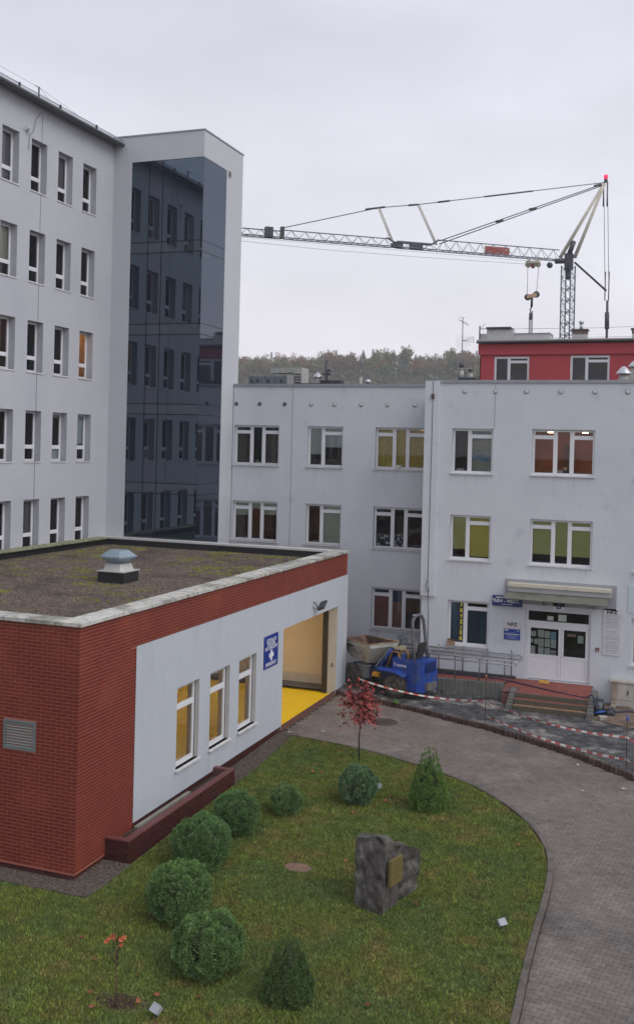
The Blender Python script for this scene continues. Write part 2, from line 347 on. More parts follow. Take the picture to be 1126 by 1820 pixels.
def gz(Y): return min(0, max(-.3, (Y-31)/12.5*.3))
def rz(Y): return gz(Y)-.015-.10*min(1, max(0, (26-Y)/4))

#@@PART2
# ================================================================== TALL LEFT BLOCK
XL = -22.9; FL = Face('X', XL)
lb = thing('hospital_block', 'tall pale grey hospital block with rows of narrow deep-set windows at the left edge', 'building', (-28, 24, 0))
tops = [20.20, 16.86, 13.55, 10.24, 6.95, 3.6]
cols = [34.28+.0-1.67*k for k in range(13)]
holes = [(c, c+.95, t-1.88, t, .28) for c in cols for t in tops]
wall(FL, 12.0, 36.5, 0, 21.53, holes).build('wall', [STUCV, REVEAL], lb)
bd = MB(); bd.box(-34.9, -23.9, 12, 12.02, 0, 21.4); bd.box(-34.9, -34.88, 12, 36.5, 0, 21.4); bd.box(-34.9, -22.92, 36.44, 36.49, 0, 21.4); bd.box(-23.9, -22.9, 12, 12.02, 0, 21.4); bd.build('rear_wall', STUCV, lb)
BEIGE = mat('blind_beige', (.42, .40, .33), .9, .06, 3); ROLLG = mat('blind_green_grey', (.47, .53, .42), .9, .05, 3); ROLLW = mat('blind_white', (.52, .58, .55), .9, .05, 3)
special = {(0, 4): 1, (1, 0): 0, (2, 0): 3, (2, 3): 4, (3, 1): 5, (3, 0): 6, (1, 3): 7, (2, 5): 8}
for ti, t in enumerate(tops[:5]):
    for ci, c in enumerate(cols):
        if ci > 9: continue
        k = {(2, 0): 'warm', (1, 3): 'cream', (2, 3): 'cream2', (3, 4): 'yellow', (3, 5): 'yellow2'}.get((ti, ci))
        room = (.055, .05, .05); bl = []; lit = 0
        if k == 'warm': room = (.55, .42, .24); lit = 20
        if k == 'cream': bl = [(0, 0, .62, BEIGE)]
        if k == 'cream2': room = (.25, .16, .09); lit = 3
        if k and k.startswith('yellow'): room = (.3, .27, .10); lit = 9
        if (ti, ci) == (3, 0): bl = [(0, 0, .6, ROLLW)]
        if (ti, ci) == (3, 1): bl = [(0, .72, 1, ROLLW), (0, 0, .08, BEIGE)]
        if (ti, ci) == (0, 3): bl = [(0, 0, .95, mat('blind_grey_net', (.2, .2, .21), .9, .05, 4))]
        if (ti+ci*3) % 7 == 3: bl = bl+[(0, 0, .7, mat('blind_grey_net', (.2, .2, .21), .9, .05, 4), 4)]
        window(FL, lb, c, c+.95, t-1.88, t, LT, d=.28, room=room, blinds=bl, lit=lit, rd=1.2, sillout=.03)
# roof, gutter and snow guard
q = MB(); q.add([(-22.52, 11.6, 21.58), (-22.52, 37.0, 21.58), (-28.8, 37.0, 24.2), (-28.8, 11.6, 24.2)], [(0, 1, 2, 3)]); q.add([(-28.8, 11.6, 24.2), (-28.8, 37.0, 24.2), (-35.3, 37, 21.6), (-35.3, 11.6, 21.6)], [(0, 1, 2, 3)])
q.box(-22.9, -22.54, 11.6, 37.0, 21.50, 21.57); roof = q.build('roof', mat('roof_sheet', (.16, .17, .19), .5, .15, 4, metal=.3), lb)
q = MB()
for k in range(42): q.add([(-22.53, 11.8+.6*k, 21.60), (-22.53, 11.83+.6*k, 21.60), (-28.8, 11.83+.6*k, 24.23), (-28.8, 11.8+.6*k, 24.23)], [(0, 1, 2, 3)])
q.build('seam', GREYM, roof, kind=None)
q = MB(); q.tube([(-22.46, 11.6, 21.50), (-22.46, 37.1, 21.50)], .07, 10); q.build('gutter', mat('gutter_grey', (.10, .10, .11), .45, .2, 5, metal=.3), lb)
q = MB()
for sec in range(10):
    y1 = 36.9-sec*2.45; y0 = y1-2.32
    q.tube([(-22.5, y0, 21.70), (-22.5, y1, 21.70)], .018, 5); q.tube([(-22.5, y0, 21.585), (-22.5, y1, 21.585)], .018, 5)
    for k in range(36): yy = y0+(y1-y0)*k/35; q.tube([(-22.5, yy, 21.58), (-22.5, yy, 21.70)], .014, 3)
q.build('snow_guard', GALV, lb)
q = MB()
for sec in range(11): y1 = 36.96-sec*2.45; q.box(-22.53, -22.45, y1-.03, y1+.03, 21.50, 21.73)
q.build('snow_guard_bracket', DARKM, lb)
q = MB(); q.tube([(-22.5, 30.75, 21.5), (-22.5, 30.75, 21.96)], .028, 6); q.tube([(-22.5, 30.5, 21.92), (-22.5, 30.8, 21.94)], .012, 4)
q.tube([(-22.5, 30.75, 21.94), (-22.5, 31.4, 21.7)], .005, 4); q.tube([(-22.5, 30.75, 21.94), (-22.5, 33.2, 21.72)], .005, 4); q.tube([(-22.5, 30.75, 21.94), (-22.5, 26.0, 21.9)], .005, 4)
q.build('lightning_rod', DARKM, lb)
q = MB(); q.tube([(-22.88, 31.53, 21.4), (-22.88, 31.53, .2)], .006, 4); q.tube([(-22.87, 31.45, 21.3), (-22.86, 31.1, 20.9), (-22.86, 30.95, 20.4), (-22.86, 30.75, 20.28), (-22.86, 30.72, 19.7)], .009, 4)
q.build('wall_cable', mat('cable_grey', (.14, .14, .15), .8), lb)
q = MB(); q.box(-22.9, -22.78, 30.60, 30.68, 20.34, 20.42); q.box(-22.8, -22.76, 30.4, 30.7, 20.42, 20.46); q.build('wall_bracket', GALV, lb)

# ================================================================== STAIR TOWER
XT = -18.71; YT = 36.5
tw = thing('stair_tower', 'square grey stair tower with a dark blue mirrored glass corner', 'building', (-20.8, 38.3, 0))
q = MB(); q.box(XL, -22.03, YT, YT+.4, 0, 20.75); q.box(XL, XT, YT, 40.22, 20.75, 21.82); q.box(-19.3, XT, 38.62, 40.22, 0, 20.75); q.box(XL, -22.5, YT+.4, 40.22, 0, 20.75); q.box(-22.5, -19.3, 39.9, 40.22, 0, 20.75)
q.build('wall', STUCT, tw)
q = MB(); q.box(XL-.3, XT+.03, YT-.03, 40.26, 21.82, 21.87); q.build('roof_capping', CAPM, tw)
rows = [20.75, 17.40, 16.96, 14.04, 13.60, 10.76, 10.34, 7.52, 7.09, 4.0]
cx = [-22.03, -21.20, -20.57, XT]
for i, (a, b) in enumerate(zip(rows, rows[1:])):
    for k, (c, e) in enumerate(zip(cx, cx[1:])):
        m = CWC if i % 2 else (CWB if k == 1 else CWA)
        q = MB(); q.box(c+.02, e-(.012 if k == 2 else .02), YT+.012, YT+.035, b+.02, a-.02)
        q.build('glass_panel', m, tw)
    q = MB(); q.box(XT-.035, XT-.012, YT+.04, 38.62-.014, b+.014, a-.014); q.build('glass_panel', CWS, tw)
q = MB(); q.box(-22.03, XT-.04, YT+.04, YT+.3, 4, 20.75); q.box(XT-.3, XT-.04, YT+.3, 38.62, 4, 20.75)
for z in rows: q.box(-22.03, XT-.04, YT+.02, YT+.04, z-.012, z+.012); q.box(XT-.04, XT-.02, YT+.04, 38.62, z-.012, z+.012)
q.build('curtain_frame', mat('frame_navy', (.006, .008, .014), .4, .1, 5), tw)
q = MB(); q.box(XT, XT+.02, 38.73, 39.02, 20.50, 20.80); vt = q.build('wall_vent', mat('vent_white', (.5, .49, .46), .6, .1, 9), tw)
q = MB(); q.box(XT+.02, XT+.025, 38.77, 38.98, 20.54, 20.76); q.build('vent_grille', DARKM, vt)

# ================================================================== REAR WING (two offset parts of one facade)
DL, DR = 39.8, 38.0
def rear(x0, x1, D, ztop, wins, name, label, extra=()):
    f = Face('Y', D); b = thing(name, label, 'building', ((x0+x1)/2, D+6, 0))
    hs = [(w[0], w[1], w[2], w[3], .13) for w in wins]+list(extra)
    wall(f, x0, x1, 0, ztop, hs).build('wall', [STUC, REVEAL], b)
    q = MB(); q.box(x0, x1, D+.31, D+12, ztop-.5, ztop-.3); q.box(x0, x0+.02, D, D+12, 0, ztop-.3); q.box(x1-.02, x1, D, D+12, 0, ztop-.3); q.box(x0, x1, D+12, D+12.2, 0, ztop-.3)
    q.box(x0, x1, D+.01, D+.3, ztop-.5, ztop); q.build('roof', mat('roof_felt', (.12, .12, .12), .9, .2, 2), b)
    q = MB(); q.box(x0, x1, D-.05, D+.33, ztop, ztop+.05); q.box(x0, x1, D-.05, D-.035, ztop-.06, ztop); q.build('roof_capping', CAPM, b)
    return f, b
YEL = mat('curtain_yellow', (.52, .40, .07), .9, .1, 4); YELB = mat('blind_yellow', (.62, .56, .12), .9, .05, 2); YELG = mat('blind_yellow_green', (.50, .52, .20), .9, .05, 2)
DOT = mat('film_dotted', (.03, .045, .06), .5, .1, 5, col2=(.45, .5, .52), f2=(.56, .6), s2=9, d2=1); PINK = mat('blind_pink', (.30, .14, .12), .9, .06, 3); NAVY = mat('blind_navy', (.03, .06, .14), .8, .1, 3)
SEA = mat('blind_sea', (.42, .42, .34), .9, .05, 3, col2=(.16, .30, .40), f2=(.47, .6), s2=1.6, stretch=(1, 1, 3)); BLUEV = mat('blind_blue', (.10, .20, .28), .8, .08, 4)
wl = []
A, B_, C_ = (-18.62, -16.52), (-15.22, -13.64), (-12.24, -10.12)
for zt in (10.03, 6.76, 3.45):
    for (a, b) in (A, B_, C_): wl.append((a, b, zt-1.70, zt))
fW, wg = rear(XT, -9.69, DL, 11.76, wl, 'rear_wing', 'grey rendered two-bay rear wing between the glass tower and the entrance block')
def wn(face, b, x, zt, lay, **k): return window(face, b, x[0], x[1], zt-1.70, zt, lay, **k)
wn(fW, wg, A, 10.03, L3, room=(.085, .06, .045), blinds=[(0, .2, 1, mat('net_brown', (.10, .075, .06), .9, .2, 3), 5), (2, .2, 1, mat('net_brown', (.10, .075, .06), .9, .2, 3), 5)])
wn(fW, wg, A, 6.76, L3, room=(.26, .13, .065), blinds=[(0, 0, .33, ROLLG), (1, 0, .16, ROLLG), (2, 0, .3, ROLLG)], lit=7)
wn(fW, wg, A, 3.45, L3)
wn(fW, wg, B_, 10.03, L2, room=(.10, .09, .08), blinds=[(0, 0, .66, ROLLW), (1, 0, .48, ROLLW)])
wn(fW, wg, B_, 6.76, L2, room=(.22, .13, .06), blinds=[(1, 0, 1, ROLLG)], lit=4)
wn(fW, wg, B_, 3.45, L2)
wn(fW, wg, C_, 10.03, L3, room=(.12, .08, .03), blinds=[(0, 0, 1, YEL, 7), (1, 0, 1, YEL, 6), (2, 0, 1, YEL, 7)], lit=8)
wn(fW, wg, C_, 6.76, L3, room=(.012, .014, .02), blinds=[(0, .62, 1, DOT), (1, .62, 1, DOT), (2, .85, 1, DOT)])
wn(fW, wg, C_, 3.45, L3, room=(.03, .02, .02), blinds=[(0, 0, .2, NAVY), (1, 0, .3, NAVY), (2, 0, .22, NAVY), (0, .2, 1, PINK), (1, .3, 1, PINK), (2, .22, .97, mat('net_dark', (.05, .045, .05), .9, .2, 3), 5)])
D_, E_, G_ = (-8.62, -7.05), (-5.6, -3.34), (-1.9, .35)
wl = [(D_[0], D_[1], z-1.72, z) for z in (10.0, 6.7, 3.44)]+[(E_[0], E_[1], z-1.72, z) for z in (10.02, 6.68)]+[(G_[0], G_[1], z-1.72, z) for z in (10.02, 6.66, 3.28)]
DOOR = (-5.67, -3.31, .73, 3.33)
fR, eb = rear(-9.69, 6.0, DR, 11.80, wl, 'entrance_block', 'grey rendered entrance block with a white double door and canopy at the right', [(DOOR[0], DOOR[1], DOOR[2], DOOR[3], .16)])
wn(fR, eb, D_, 10.0, L2, room=(.06, .035, .045), blinds=[(1, 0, .93, SEA, 9)])
wn(fR, eb, D_, 6.7, L2, room=(.06, .04, .05), blinds=[(0, 0, .74, YELG), (1, 0, .89, YELB)])
wn(fR, eb, D_, 3.44, L2, room=(.03, .03, .035), blinds=[(0, 0, 1, BLUEV, 8), (1, .2, 1, mat('blind_blue_dark', (.05, .10, .15), .8, .08, 4), 9)])
wn(fR, eb, E_, 10.02, L3, room=(.36, .155, .065), lit=30, rd=2.4)
wn(fR, eb, E_, 6.68, L3, room=(.03, .035, .03), blinds=[(0, 0, .74, YELG), (1, 0, .76, YELG), (2, 0, .76, YELG)])
for z in (10.02, 6.66, 3.28): wn(fR, eb, G_, z, L3, room=(.08, .04, .035))
q = MB(); q.box(-9.69, -9.13, DR-.12, DR-.003, 3.54, 11.79); q.build('pilaster', STUC, eb)
q = MB(); q.tube([(-9.38, DR-.135, 11.8), (-9.38, DR-.135, 11.3), (-9.40, DR-.135, 3.9)], .010, 4); q.tube([(-9.40, DR-.14, 4.15), (-9.47, DR-.16, 4.02), (-9.47, DR-.16, 3.78), (-9.39, DR-.15, 3.70), (-9.36, DR-.14, 3.9), (-9.38, DR-.13, 3.2), (-9.37, DR-.02, 3.0), (-9.37, DR-.02, 1.3)], .012, 4); q.build('cable', DARKM, eb)
q = MB(); q.box(-9.44, -9.33, DR-.2, DR-.12, 11.12, 11.3); q.build('junction_box', mat('box_dark_red', (.10, .05, .05), .6, .1, 5), eb)
LINE = mat('joint_line', (.30, .31, .33), .9, .1, 4)
q = MB(); q.box(-15.94, -15.925, DL-.012, DL-.002, 0, 11.76); q.build('wall_cable', LINE, wg)
q = MB(); q.box(-7.02, -7.008, DR-.012, DR-.002, 10.02, 11.8); q.build('wall_cable', LINE, eb)
VW = mat('vent_pale', (.56, .56, .55), .5, .08, 9); VD = mat('vent_dark', (.10, .10, .11), .6, .1, 9)
def vent_disc(x, z, D, par, m):
    Mx = Matrix.Rotation(PI/2, 4, 'X')
    o = MB().lathe([(0, .035), (.05, .035), (.075, .02), (.075, 0)], (x, D, z), 14, M=Mx).build('roof_vent_disc', m, par)
    MB().lathe([(.088, -.005), (.088, .012), (.072, .015)], (x, D-.004, z), 14, M=Mx).build('ring', VD, o)
for i, x in enumerate((-18.56, -17.46, -16.3, -15.09, -14.05, -12.89, -11.76, -10.6)): vent_disc(x, 10.95, DL, wg, VD if i < 3 else VW)
for x in (-8.18, -7.01, -5.86, -4.61, -3.39, -2.24, -1.0): vent_disc(x, 11.41, DR, eb, VW)
# --- entrance door
x0, x1, z0, z1 = DOOR; xs = -4.37
fr = MB(); D = .10
fR.box(fr, x0, x0+.09, D, D+.07, z0, z1); fR.box(fr, x1-.09, x1, D, D+.07, z0, z1); fR.box(fr, x0+.09, x1-.09, D, D+.07, z1-.07, z1); fR.box(fr, x0+.09, x1-.09, D-.01, D+.07, 2.72, 2.9)
dr = fr.build('entrance_door', WHITE, eb)
def leaf(a, b, nm):
    q = MB(); w_ = .09
    fR.box(q, a, a+w_, D-.015, D+.05, z0+.02, 2.72); fR.box(q, b-w_, b, D-.015, D+.05, z0+.02, 2.72)
    fR.box(q, a+w_, b-w_, D-.015, D+.05, z0+.02, z0+.12); fR.box(q, a+w_, b-w_, D-.015, D+.05, 2.63, 2.72); fR.box(q, a+w_, b-w_, D-.015, D+.05, 1.55, 1.65)
    fR.box(q, a+w_+.02, b-w_-.02, D+.0, D+.03, z0+.14, 1.53); fR.box(q, a+w_, b-w_, D+.01, D+.02, z0+.12, 1.55)
    q.build('door_leaf', WHITE, dr)
    q = MB(); fR.quad(q, a+w_, b-w_, D+.02, 1.65, 2.63); q.build('pane', GL, dr)
leaf(x0+.095, xs-.004, 0); leaf(xs+.004, x1-.095, 1)
q = MB(); fR.quad(q, x0+.09, x1-.09, D+.03, 2.9, z1-.07); q.build('pane', GL, dr)
q = MB(); hx = xs+.06; q.tube([(hx, DR+.06, 1.62), (hx+.0, DR-.03, 1.66), (hx+.02, DR-.03, 1.9), (hx, DR+.06, 1.95)], .022, 6); q.build('handle', WHITE, dr)
q = MB(); P = fR.p; a, b, c, t = x0, x1, z0, z1; D1 = 3.0
q.add([P(a, .175, c), P(b, .175, c), P(b, .175, t), P(a, .175, t), P(a, D1, c), P(b, D1, c), P(b, D1, t), P(a, D1, t)], [(4, 5, 6, 7), (0, 4, 7, 3), (1, 2, 6, 5), (3, 7, 6, 2), (0, 1, 5, 4)]); q.build('vestibule', mat('vestibule', (.07, .06, .045), .8, .3, 1.5), dr)
PAPER = mat('paper', (.50, .56, .50), .8, .06, 6); PB = mat('paper_blue', (.25, .40, .46), .8, .06, 6); PR = mat('paper_red', (.45, .28, .26), .8, .1, 6)
for i, (u, z, w, h, m) in enumerate([(-5.44, 2.40, .30, .2, PAPER), (-5.11, 2.42, .22, .28, PAPER), (-4.88, 2.40, .2, .26, PAPER), (-4.66, 2.42, .2, .2, PB), (-5.5, 2.14, .2, .16, PAPER), (-5.28, 2.12, .14, .2, PAPER), (-5.1, 2.09, .2, .3, PAPER), (-4.87, 2.09, .2, .3, PAPER), (-4.65, 2.08, .19, .3, PAPER), (-5.42, 1.8, .22, .3, PAPER), (-5.1, 1.78, .2, .28, PAPER), (-4.87, 1.76, .2, .28, PAPER), (-4.65, 1.77, .2, .12, PAPER), (-4.65, 1.68, .2, .14, PAPER), (-4.66, 2.28, .2, .1, PB),
                                     (-4.0, 2.45, .3, .1, PR), (-3.68, 2.32, .2, .28, PAPER), (-4.78, 3.02, .22, .16, PAPER), (-4.35, 3.06, .3, .24, PAPER)]):
    q = MB(); fR.box(q, u-w/2, u+w/2, D+.026, D+.030, z-h/2, z+h/2); q.build('notice', m, dr)
# canopy
cn = thing('door_canopy', 'sloping grey-green entrance canopy below a beige boxed top over the double door', 'canopy', (-4.45, DR, 3.9))
q = MB(); q.box(-6.46, -2.44, DR-.03, DR-.004, 3.5, 4.40); q.build('backing_board', mat('stucco_dull', (.33, .34, .37), .9, .06, 3), cn)
q = MB(); q.box(-6.31, -2.6, DR-.42, DR-.032, 4.17, 4.29); q.build('top_board', mat('board_beige', (.60, .56, .46), .7, .1, 5, col2=(.28, .22, .15), f2=(.6, .75), s2=3, stretch=(1, 1, 4)), cn)
q = MB(); q.box(-6.30, -2.61, DR-.36, DR-.034, 3.98, 4.165); q.build('fascia', mat('fascia_grey', (.40, .40, .41), .7, .06, 5), cn)
q = MB(); q.add([(-6.28, DR-.30, 3.975), (-2.66, DR-.30, 3.975), (-2.73, DR-.88, 3.77), (-6.40, DR-.88, 3.80), (-6.28, DR-.30, 3.94), (-2.66, DR-.30, 3.94), (-2.73, DR-.88, 3.74), (-6.40, DR-.88, 3.77)], [(3, 2, 1, 0), (4, 5, 6, 7), (0, 1, 5, 4), (2, 3, 7, 6), (1, 2, 6, 5), (3, 0, 4, 7)])
sh = q.build('canopy_sheet', mat('canopy_green_grey', (.165, .17, .135), .6, .12, 3, col2=(.115, .125, .08), f2=(.5, .75), s2=1.2), cn)
q = MB(); q.tube([(-5.0, DR-.5, 3.76), (-5.0, DR-.03, 3.5)], .02, 5); q.tube([(-3.2, DR-.5, 3.76), (-3.2, DR-.03, 3.5)], .02, 5); q.build('bracket', DARKM, cn)

# ================================================================== RED BUILDING BEHIND
fB = Face('Y', 56.0)
rb = thing('red_building', 'dark pink rendered building with white windows rising behind the entrance block', 'building', (-4, 60, 0))
ws = [(-10.44, -8.52, 12.7, 14.42), (-6.32, -4.27, 12.7, 14.45)]
wall(fB, -11.25, 4, 0, 14.53, [w+(.1,) for w in ws]).build('wall', [REDW, REDW], rb)
q = MB(); q.box(-11.34, 4, 55.9, 56.2, 14.53, 15.12); q.build('cornice', REDW, rb)
q = MB(); q.box(-11.25, -11.2, 56, 66, 0, 15.1); q.box(3.9, 4, 56, 66, 0, 15); q.box(-11.2, 4, 65.9, 66, 0, 15); q.build('side_wall', REDW, rb)
for w, rm in zip(ws, ((.04, .035, .035), (.03, .035, .045))): window(fB, rb, *w, L2, d=.04, room=rm, fw=.08, sill=False)
q = MB(); q.box(-11.42, 4, 55.75, 66, 15.18, 15.34); q.build('roof', mat('foil_pale', (.46, .46, .47), .6, .08, 3, .6, 12), rb)
q = MB(); q.tube([(-11.4, 55.70, 15.20), (4, 55.70, 15.26)], .07, 8); q.build('gutter', mat('gutter_dark', (.10, .09, .09), .5, .2, 5), rb)
FOIL = mat('foil_wrap', (.40, .39, .38), .55, .12, 4, 1.0, 6)
ch = MB(); ch.box(-11.3, -11.0, 56.1, 57.3, 15.3, 15.72)
vs = [(-11.02, 56.2, 15.3), (-9.2, 56.2, 15.3), (-9.2, 57.4, 15.3), (-11.02, 57.4, 15.3), (-10.95, 56.3, 16.0), (-9.55, 56.3, 15.95), (-9.55, 57.3, 15.95), (-10.95, 57.3, 16.0)]
ch.add(vs, [(4, 5, 6, 7), (0, 1, 5, 4), (1, 2, 6, 5), (2, 3, 7, 6), (3, 0, 4, 7)]); c1 = ch.build('wrapped_chimney', FOIL, rb)
MB().box(-11.0, -9.62, 56.2, 57.4, 16.0, 16.1).build('chimney_slab', DARKM, c1)
q = MB(); q.box(-9.35, -7.5, 56.2, 57.6, 15.3, 15.68); pc = q.build('low_parapet', mat('render_pale', (.47, .46, .45), .9, .06, 3), rb); MB().box(-9.38, -7.46, 56.17, 57.63, 15.68, 15.73).build('capping', GREYM, pc)
def chimney(x, y, z, w, h, par):
    q = MB(); q.box(x-w/2, x+w/2, y-.3, y+.3, z, z+h*.6); c = q.build('chimney', mat('render_pale', (.47, .46, .45), .9, .06, 3), par)
    q = MB(); q.box(x-w/2-.01, x+w/2+.01, y-.31, y+.31, z+h*.6, z+h*.9); q.build('brick_head', mat('brick_sooty', (.16, .12, .10), .9, .3, 14), c)
    MB().box(x-w/2-.07, x+w/2+.07, y-.37, y+.37, z+h*.9, z+h).build('chimney_slab', DARKM, c)
    q = MB(); q.tube([(x+.05, y, z+h), (x+.05, y, z+h+.32)], .09, 8); q.tube([(x+.05, y, z+h+.34), (x+.05, y, z+h+.48)], .14, 8); q.build('flue', GALV, c); return c
chimney(-6.0, 57.5, 15.3, .78, .72, rb); chimney(-2.85, 57.5, 15.3, .78, .72, rb)
q = MB(); q.tube([(-11.3, 56, 15.35), (-11.3, 56, 16.15)], .04, 5); q.tube([(-11.3, 56, 16.05), (-10.9, 56, 15.95)], .015, 4); q.tube([(-11.3, 56, 15.9), (-11.0, 56, 16.3)], .012, 4); q.build('cable_mast', DARKM, rb)
q = MB(); q.tube([(-11.3, 56.3, 16.0), (-5, 57, 16.05), (4, 57, 16.25)], .012, 3); q.tube([(-7.4, 56.3, 15.45), (4, 56.6, 15.55)], .01, 3); q.build('lightning_wire', GREYM, rb)
# ================================================================== LOW BRICK BUILDING
XB, YB, YE, ZT = -12.18, 18.5, 36.42, 5.17
FX, FY = Face('X', XB), Face('Y', YB)
lo = thing('emergency_building', 'low flat-roofed building of red brick and white render with an open yellow garage bay', 'building', (-17.5, 27.5, 0))
CH, CL, JN = .0793, .272, .0135
VENT = (-14.06, -13.23, 2.36, 3.0)
WINS = [(22.96, 24.20, .80, 2.90), (24.85, 26.09, .80, 2.90), (26.72, 27.96, .80, 2.90)]
GAR = (30.08, 35.36, -.02, 3.27)
PAN = (20.88, 36.30, .15, 4.34)
# brick backing (mortar) and bricks proud of it
q = MB(); wall(FY, XL, XB, -.18, ZT, [], mb=q); wall(FX, YB, YE, -.18, ZT, [(PAN[0], YE+1, -.2, 4.34)], mb=q, mi=0)
q.box(XL, XB-.05, YE-.02, YE, -.1, ZT); q.build('mortar_bed', MORTAR, lo)
hs = [(a, b, c, d, .12) for a, b, c, d in WINS]+[(GAR[0], GAR[1], .0, GAR[3], .34)]
wall(Face('X', XB+.012), PAN[0], PAN[1], PAN[2], PAN[3], hs, mi=0).build('render_panel', [STUCW, mat('reveal_pale', (.50, .49, .47), .9, .05, 3)], lo)
q = MB(); q.box(XB-.02, XB+.011, PAN[1], YE, -.2, PAN[3]); q.box(XB-.02, XB+.035, YE-.06, YE+.01, -.2, PAN[3]); q.build('corner_profile', mat('profile_pale', (.58, .59, .62), .6, .04, 4), lo)
bricks = []   # (face id, u0, u1, z0, z1)
n = int((ZT+.18)/CH)
for k in range(n+1):
    z1 = ZT-k*CH; z0 = z1-CH+JN
    if z1 < -.12: break
    z0 = max(z0, -.178)
    off = (k % 2)*CL/2
    u = XB-.0+.012
    j = 0
    while True:
        b = XB+.010-off-(j-1)*CL if (off and j) else (XB+.010-j*CL if not off else XB+.010)
        a = XB+.010-off-j*CL+JN if off else XB+.010-(j+1)*CL+JN
        j += 1
        if b < XL+.3: break
        c = max(a, XL)
        if c < VENT[1]+.01 and b > VENT[0]-.01 and z1 > VENT[2]-.01 and z0 < VENT[3]+.01:
            if c < VENT[0]-.01-.03: bricks.append((0, c, VENT[0]-.01, z0, z1))
            if b > VENT[1]+.04: bricks.append((0, VENT[1]+.01, b, z0, z1))
            continue
        bricks.append((0, c, b, z0, z1))
    y = YB-.010; j = 0
    while y < YE:
        y1 = YB-.010+(j+1)*CL-off-JN if off or True else 0
        y1 = YB-.010+(j+1)*CL-(off)-JN
        if y1-y > .02:
            yy = min(y1, YE-.07)
            if z1 > PAN[3]+.02 or y < PAN[0]-.03:
                if z1 <= PAN[3]+.02: yy = min(yy, PAN[0]-.005)
                if yy-y > .03: bricks.append((1, y, yy, max(z0, PAN[3]+.006) if (yy > PAN[0] and z1 > PAN[3]+.02) else z0, z1))
        y = y1+JN; j += 1
front = [b for b in bricks if b[0] == 0 and b[1] > -14.5 and b[2]-b[1] > .2]
front.sort(key=lambda b: -b[3]); indiv = set(id(b) for b in front[:300])
bm_cache = {}
def brick_mesh(w, h, ax):
    k = (round(w, 3), ax)
    if k not in bm_cache:
        q = MB(); e = .006
        if ax == 0: q.add([(0, 0, 0), (w, 0, 0), (w, 0, h), (0, 0, h), (e*.5, -.006, e*.5), (w-e*.5, -.006, e*.5), (w-e*.5, -.006, h-e*.5), (e*.5, -.006, h-e*.5)], [(4, 5, 6, 7), (0, 1, 5, 4), (1, 2, 6, 5), (2, 3, 7, 6), (3, 0, 4, 7)])
        bm_cache[k] = q.mesh('brick', BRICK)
    return bm_cache[k]
q = MB()
for b in bricks:
    if id(b) in indiv:
        raw('brick', brick_mesh(b[2]-b[1], b[4]-b[3], 0), lo, loc=(b[1], YB, b[3])); continue
    r = random.random(); pr = .005+random.random()*.002; f = FY if b[0] == 0 else FX
    p = f.p; u0, u1, z0, z1 = b[1], b[2], b[3], b[4]; e = .003
    q.add([p(u0, 0, z0), p(u1, 0, z0), p(u1, 0, z1), p(u0, 0, z1), p(u0+e, -pr, z0+e), p(u1-e, -pr, z0+e), p(u1-e, -pr, z1-e), p(u0+e, -pr, z1-e)],
          [(4, 5, 6, 7), (0, 1, 5, 4), (1, 2, 6, 5), (2, 3, 7, 6), (3, 0, 4, 7)], 0, r)
q.build('brickwork', BRICK, lo, kind='stuff')
# dark plinth bricks
q = MB(); mb2 = MB()
wall(Face('Y', YB+.02), XL, XB-.02, -.6, -.165, [], mb=mb2); wall(Face('X', XB-.02), YB+.02, YE, -.6, .15, [], mb=mb2); mb2.build('plinth_bed', MORTARD, lo)
for k in range(5):
    z1 = .145-k*CH
    off = (k % 2)*CL/2
    for j in range(66):
        a = YB+.02+j*CL-off; b = a+CL-JN
        if z1 > -.16 and b < PAN[0]: continue
        if z1 > -.16: a = max(a, PAN[0])
        if b < GAR[0]-.05: q.box(XB-.02, XB-.010, a, b, z1-CH+JN, z1, r=random.random())
for k in range(3):
    z1 = -.175-k*CH; off = (k % 2)*CL/2
    for j in range(39): b = XB-.01-j*CL-off; q.box(b-CL+JN, b, YB+.010, YB+.02, z1-CH+JN, z1, r=random.random())
q.build('plinth_brickwork', BRICKD, lo, kind='stuff')
# coping slabs
zc = ZT+.005
def slab(x0, x1, y0, y1, tilt=.018, ax='X'):
    q = MB(); a = tilt
    q.box(x0, x1, y0, y1, zc, zc+.075)
    q.v = [(x, y, z+random.uniform(-.002, .002)) for x, y, z in q.v]; q.build('coping_slab', COPE, lo)
CO = .07; CW = .62
ys = [YB-CO]+[18.95+2.33*k-.0 for k in range(1, 8)]; ys = [YB-CO, 20.42, 22.75, 25.08, 27.42, 29.75, 32.05, 34.3, 36.5]
for a, b in zip(ys, ys[1:]): slab(XB-CW+CO, XB+CO, a+.010, b-.010)
xs_ = [XB-CW+CO-.01]
while xs_[-1] > XL: xs_.append(xs_[-1]-2.33)
for a, b in zip(xs_, xs_[1:]): slab(max(b, XL)+.010, a-.010, YB-CO, YB+CW-CO)
xs_ = [XB-CW+CO-.01]
while xs_[-1] > XL: xs_.append(xs_[-1]-2.2)
METC = mat('coping_metal', (.60, .59, .58), .5, .1, 4, metal=.1, col2=(.30, .13, .11), f2=(.62, .7), s2=.8)
for a, b in zip(xs_, xs_[1:]):
    q = MB(); q.box(max(b, XL)+.009, a-.009, 36.02, 36.48, zc, zc+.07); q.build('coping_slab', METC, lo)
yy = YB+CW+.01
while yy < 36:
    q = MB(); q.box(XL+.01, XL+.5, yy+.005, min(yy+1.1, 36.0)-.005, zc, zc+.06); q.build('coping_slab', mat('coping_mossy', (.30, .30, .20), .9, .25, 6, .3, 30, col2=(.16, .17, .09), f2=(.45, .65), s2=4), lo); yy += 1.1
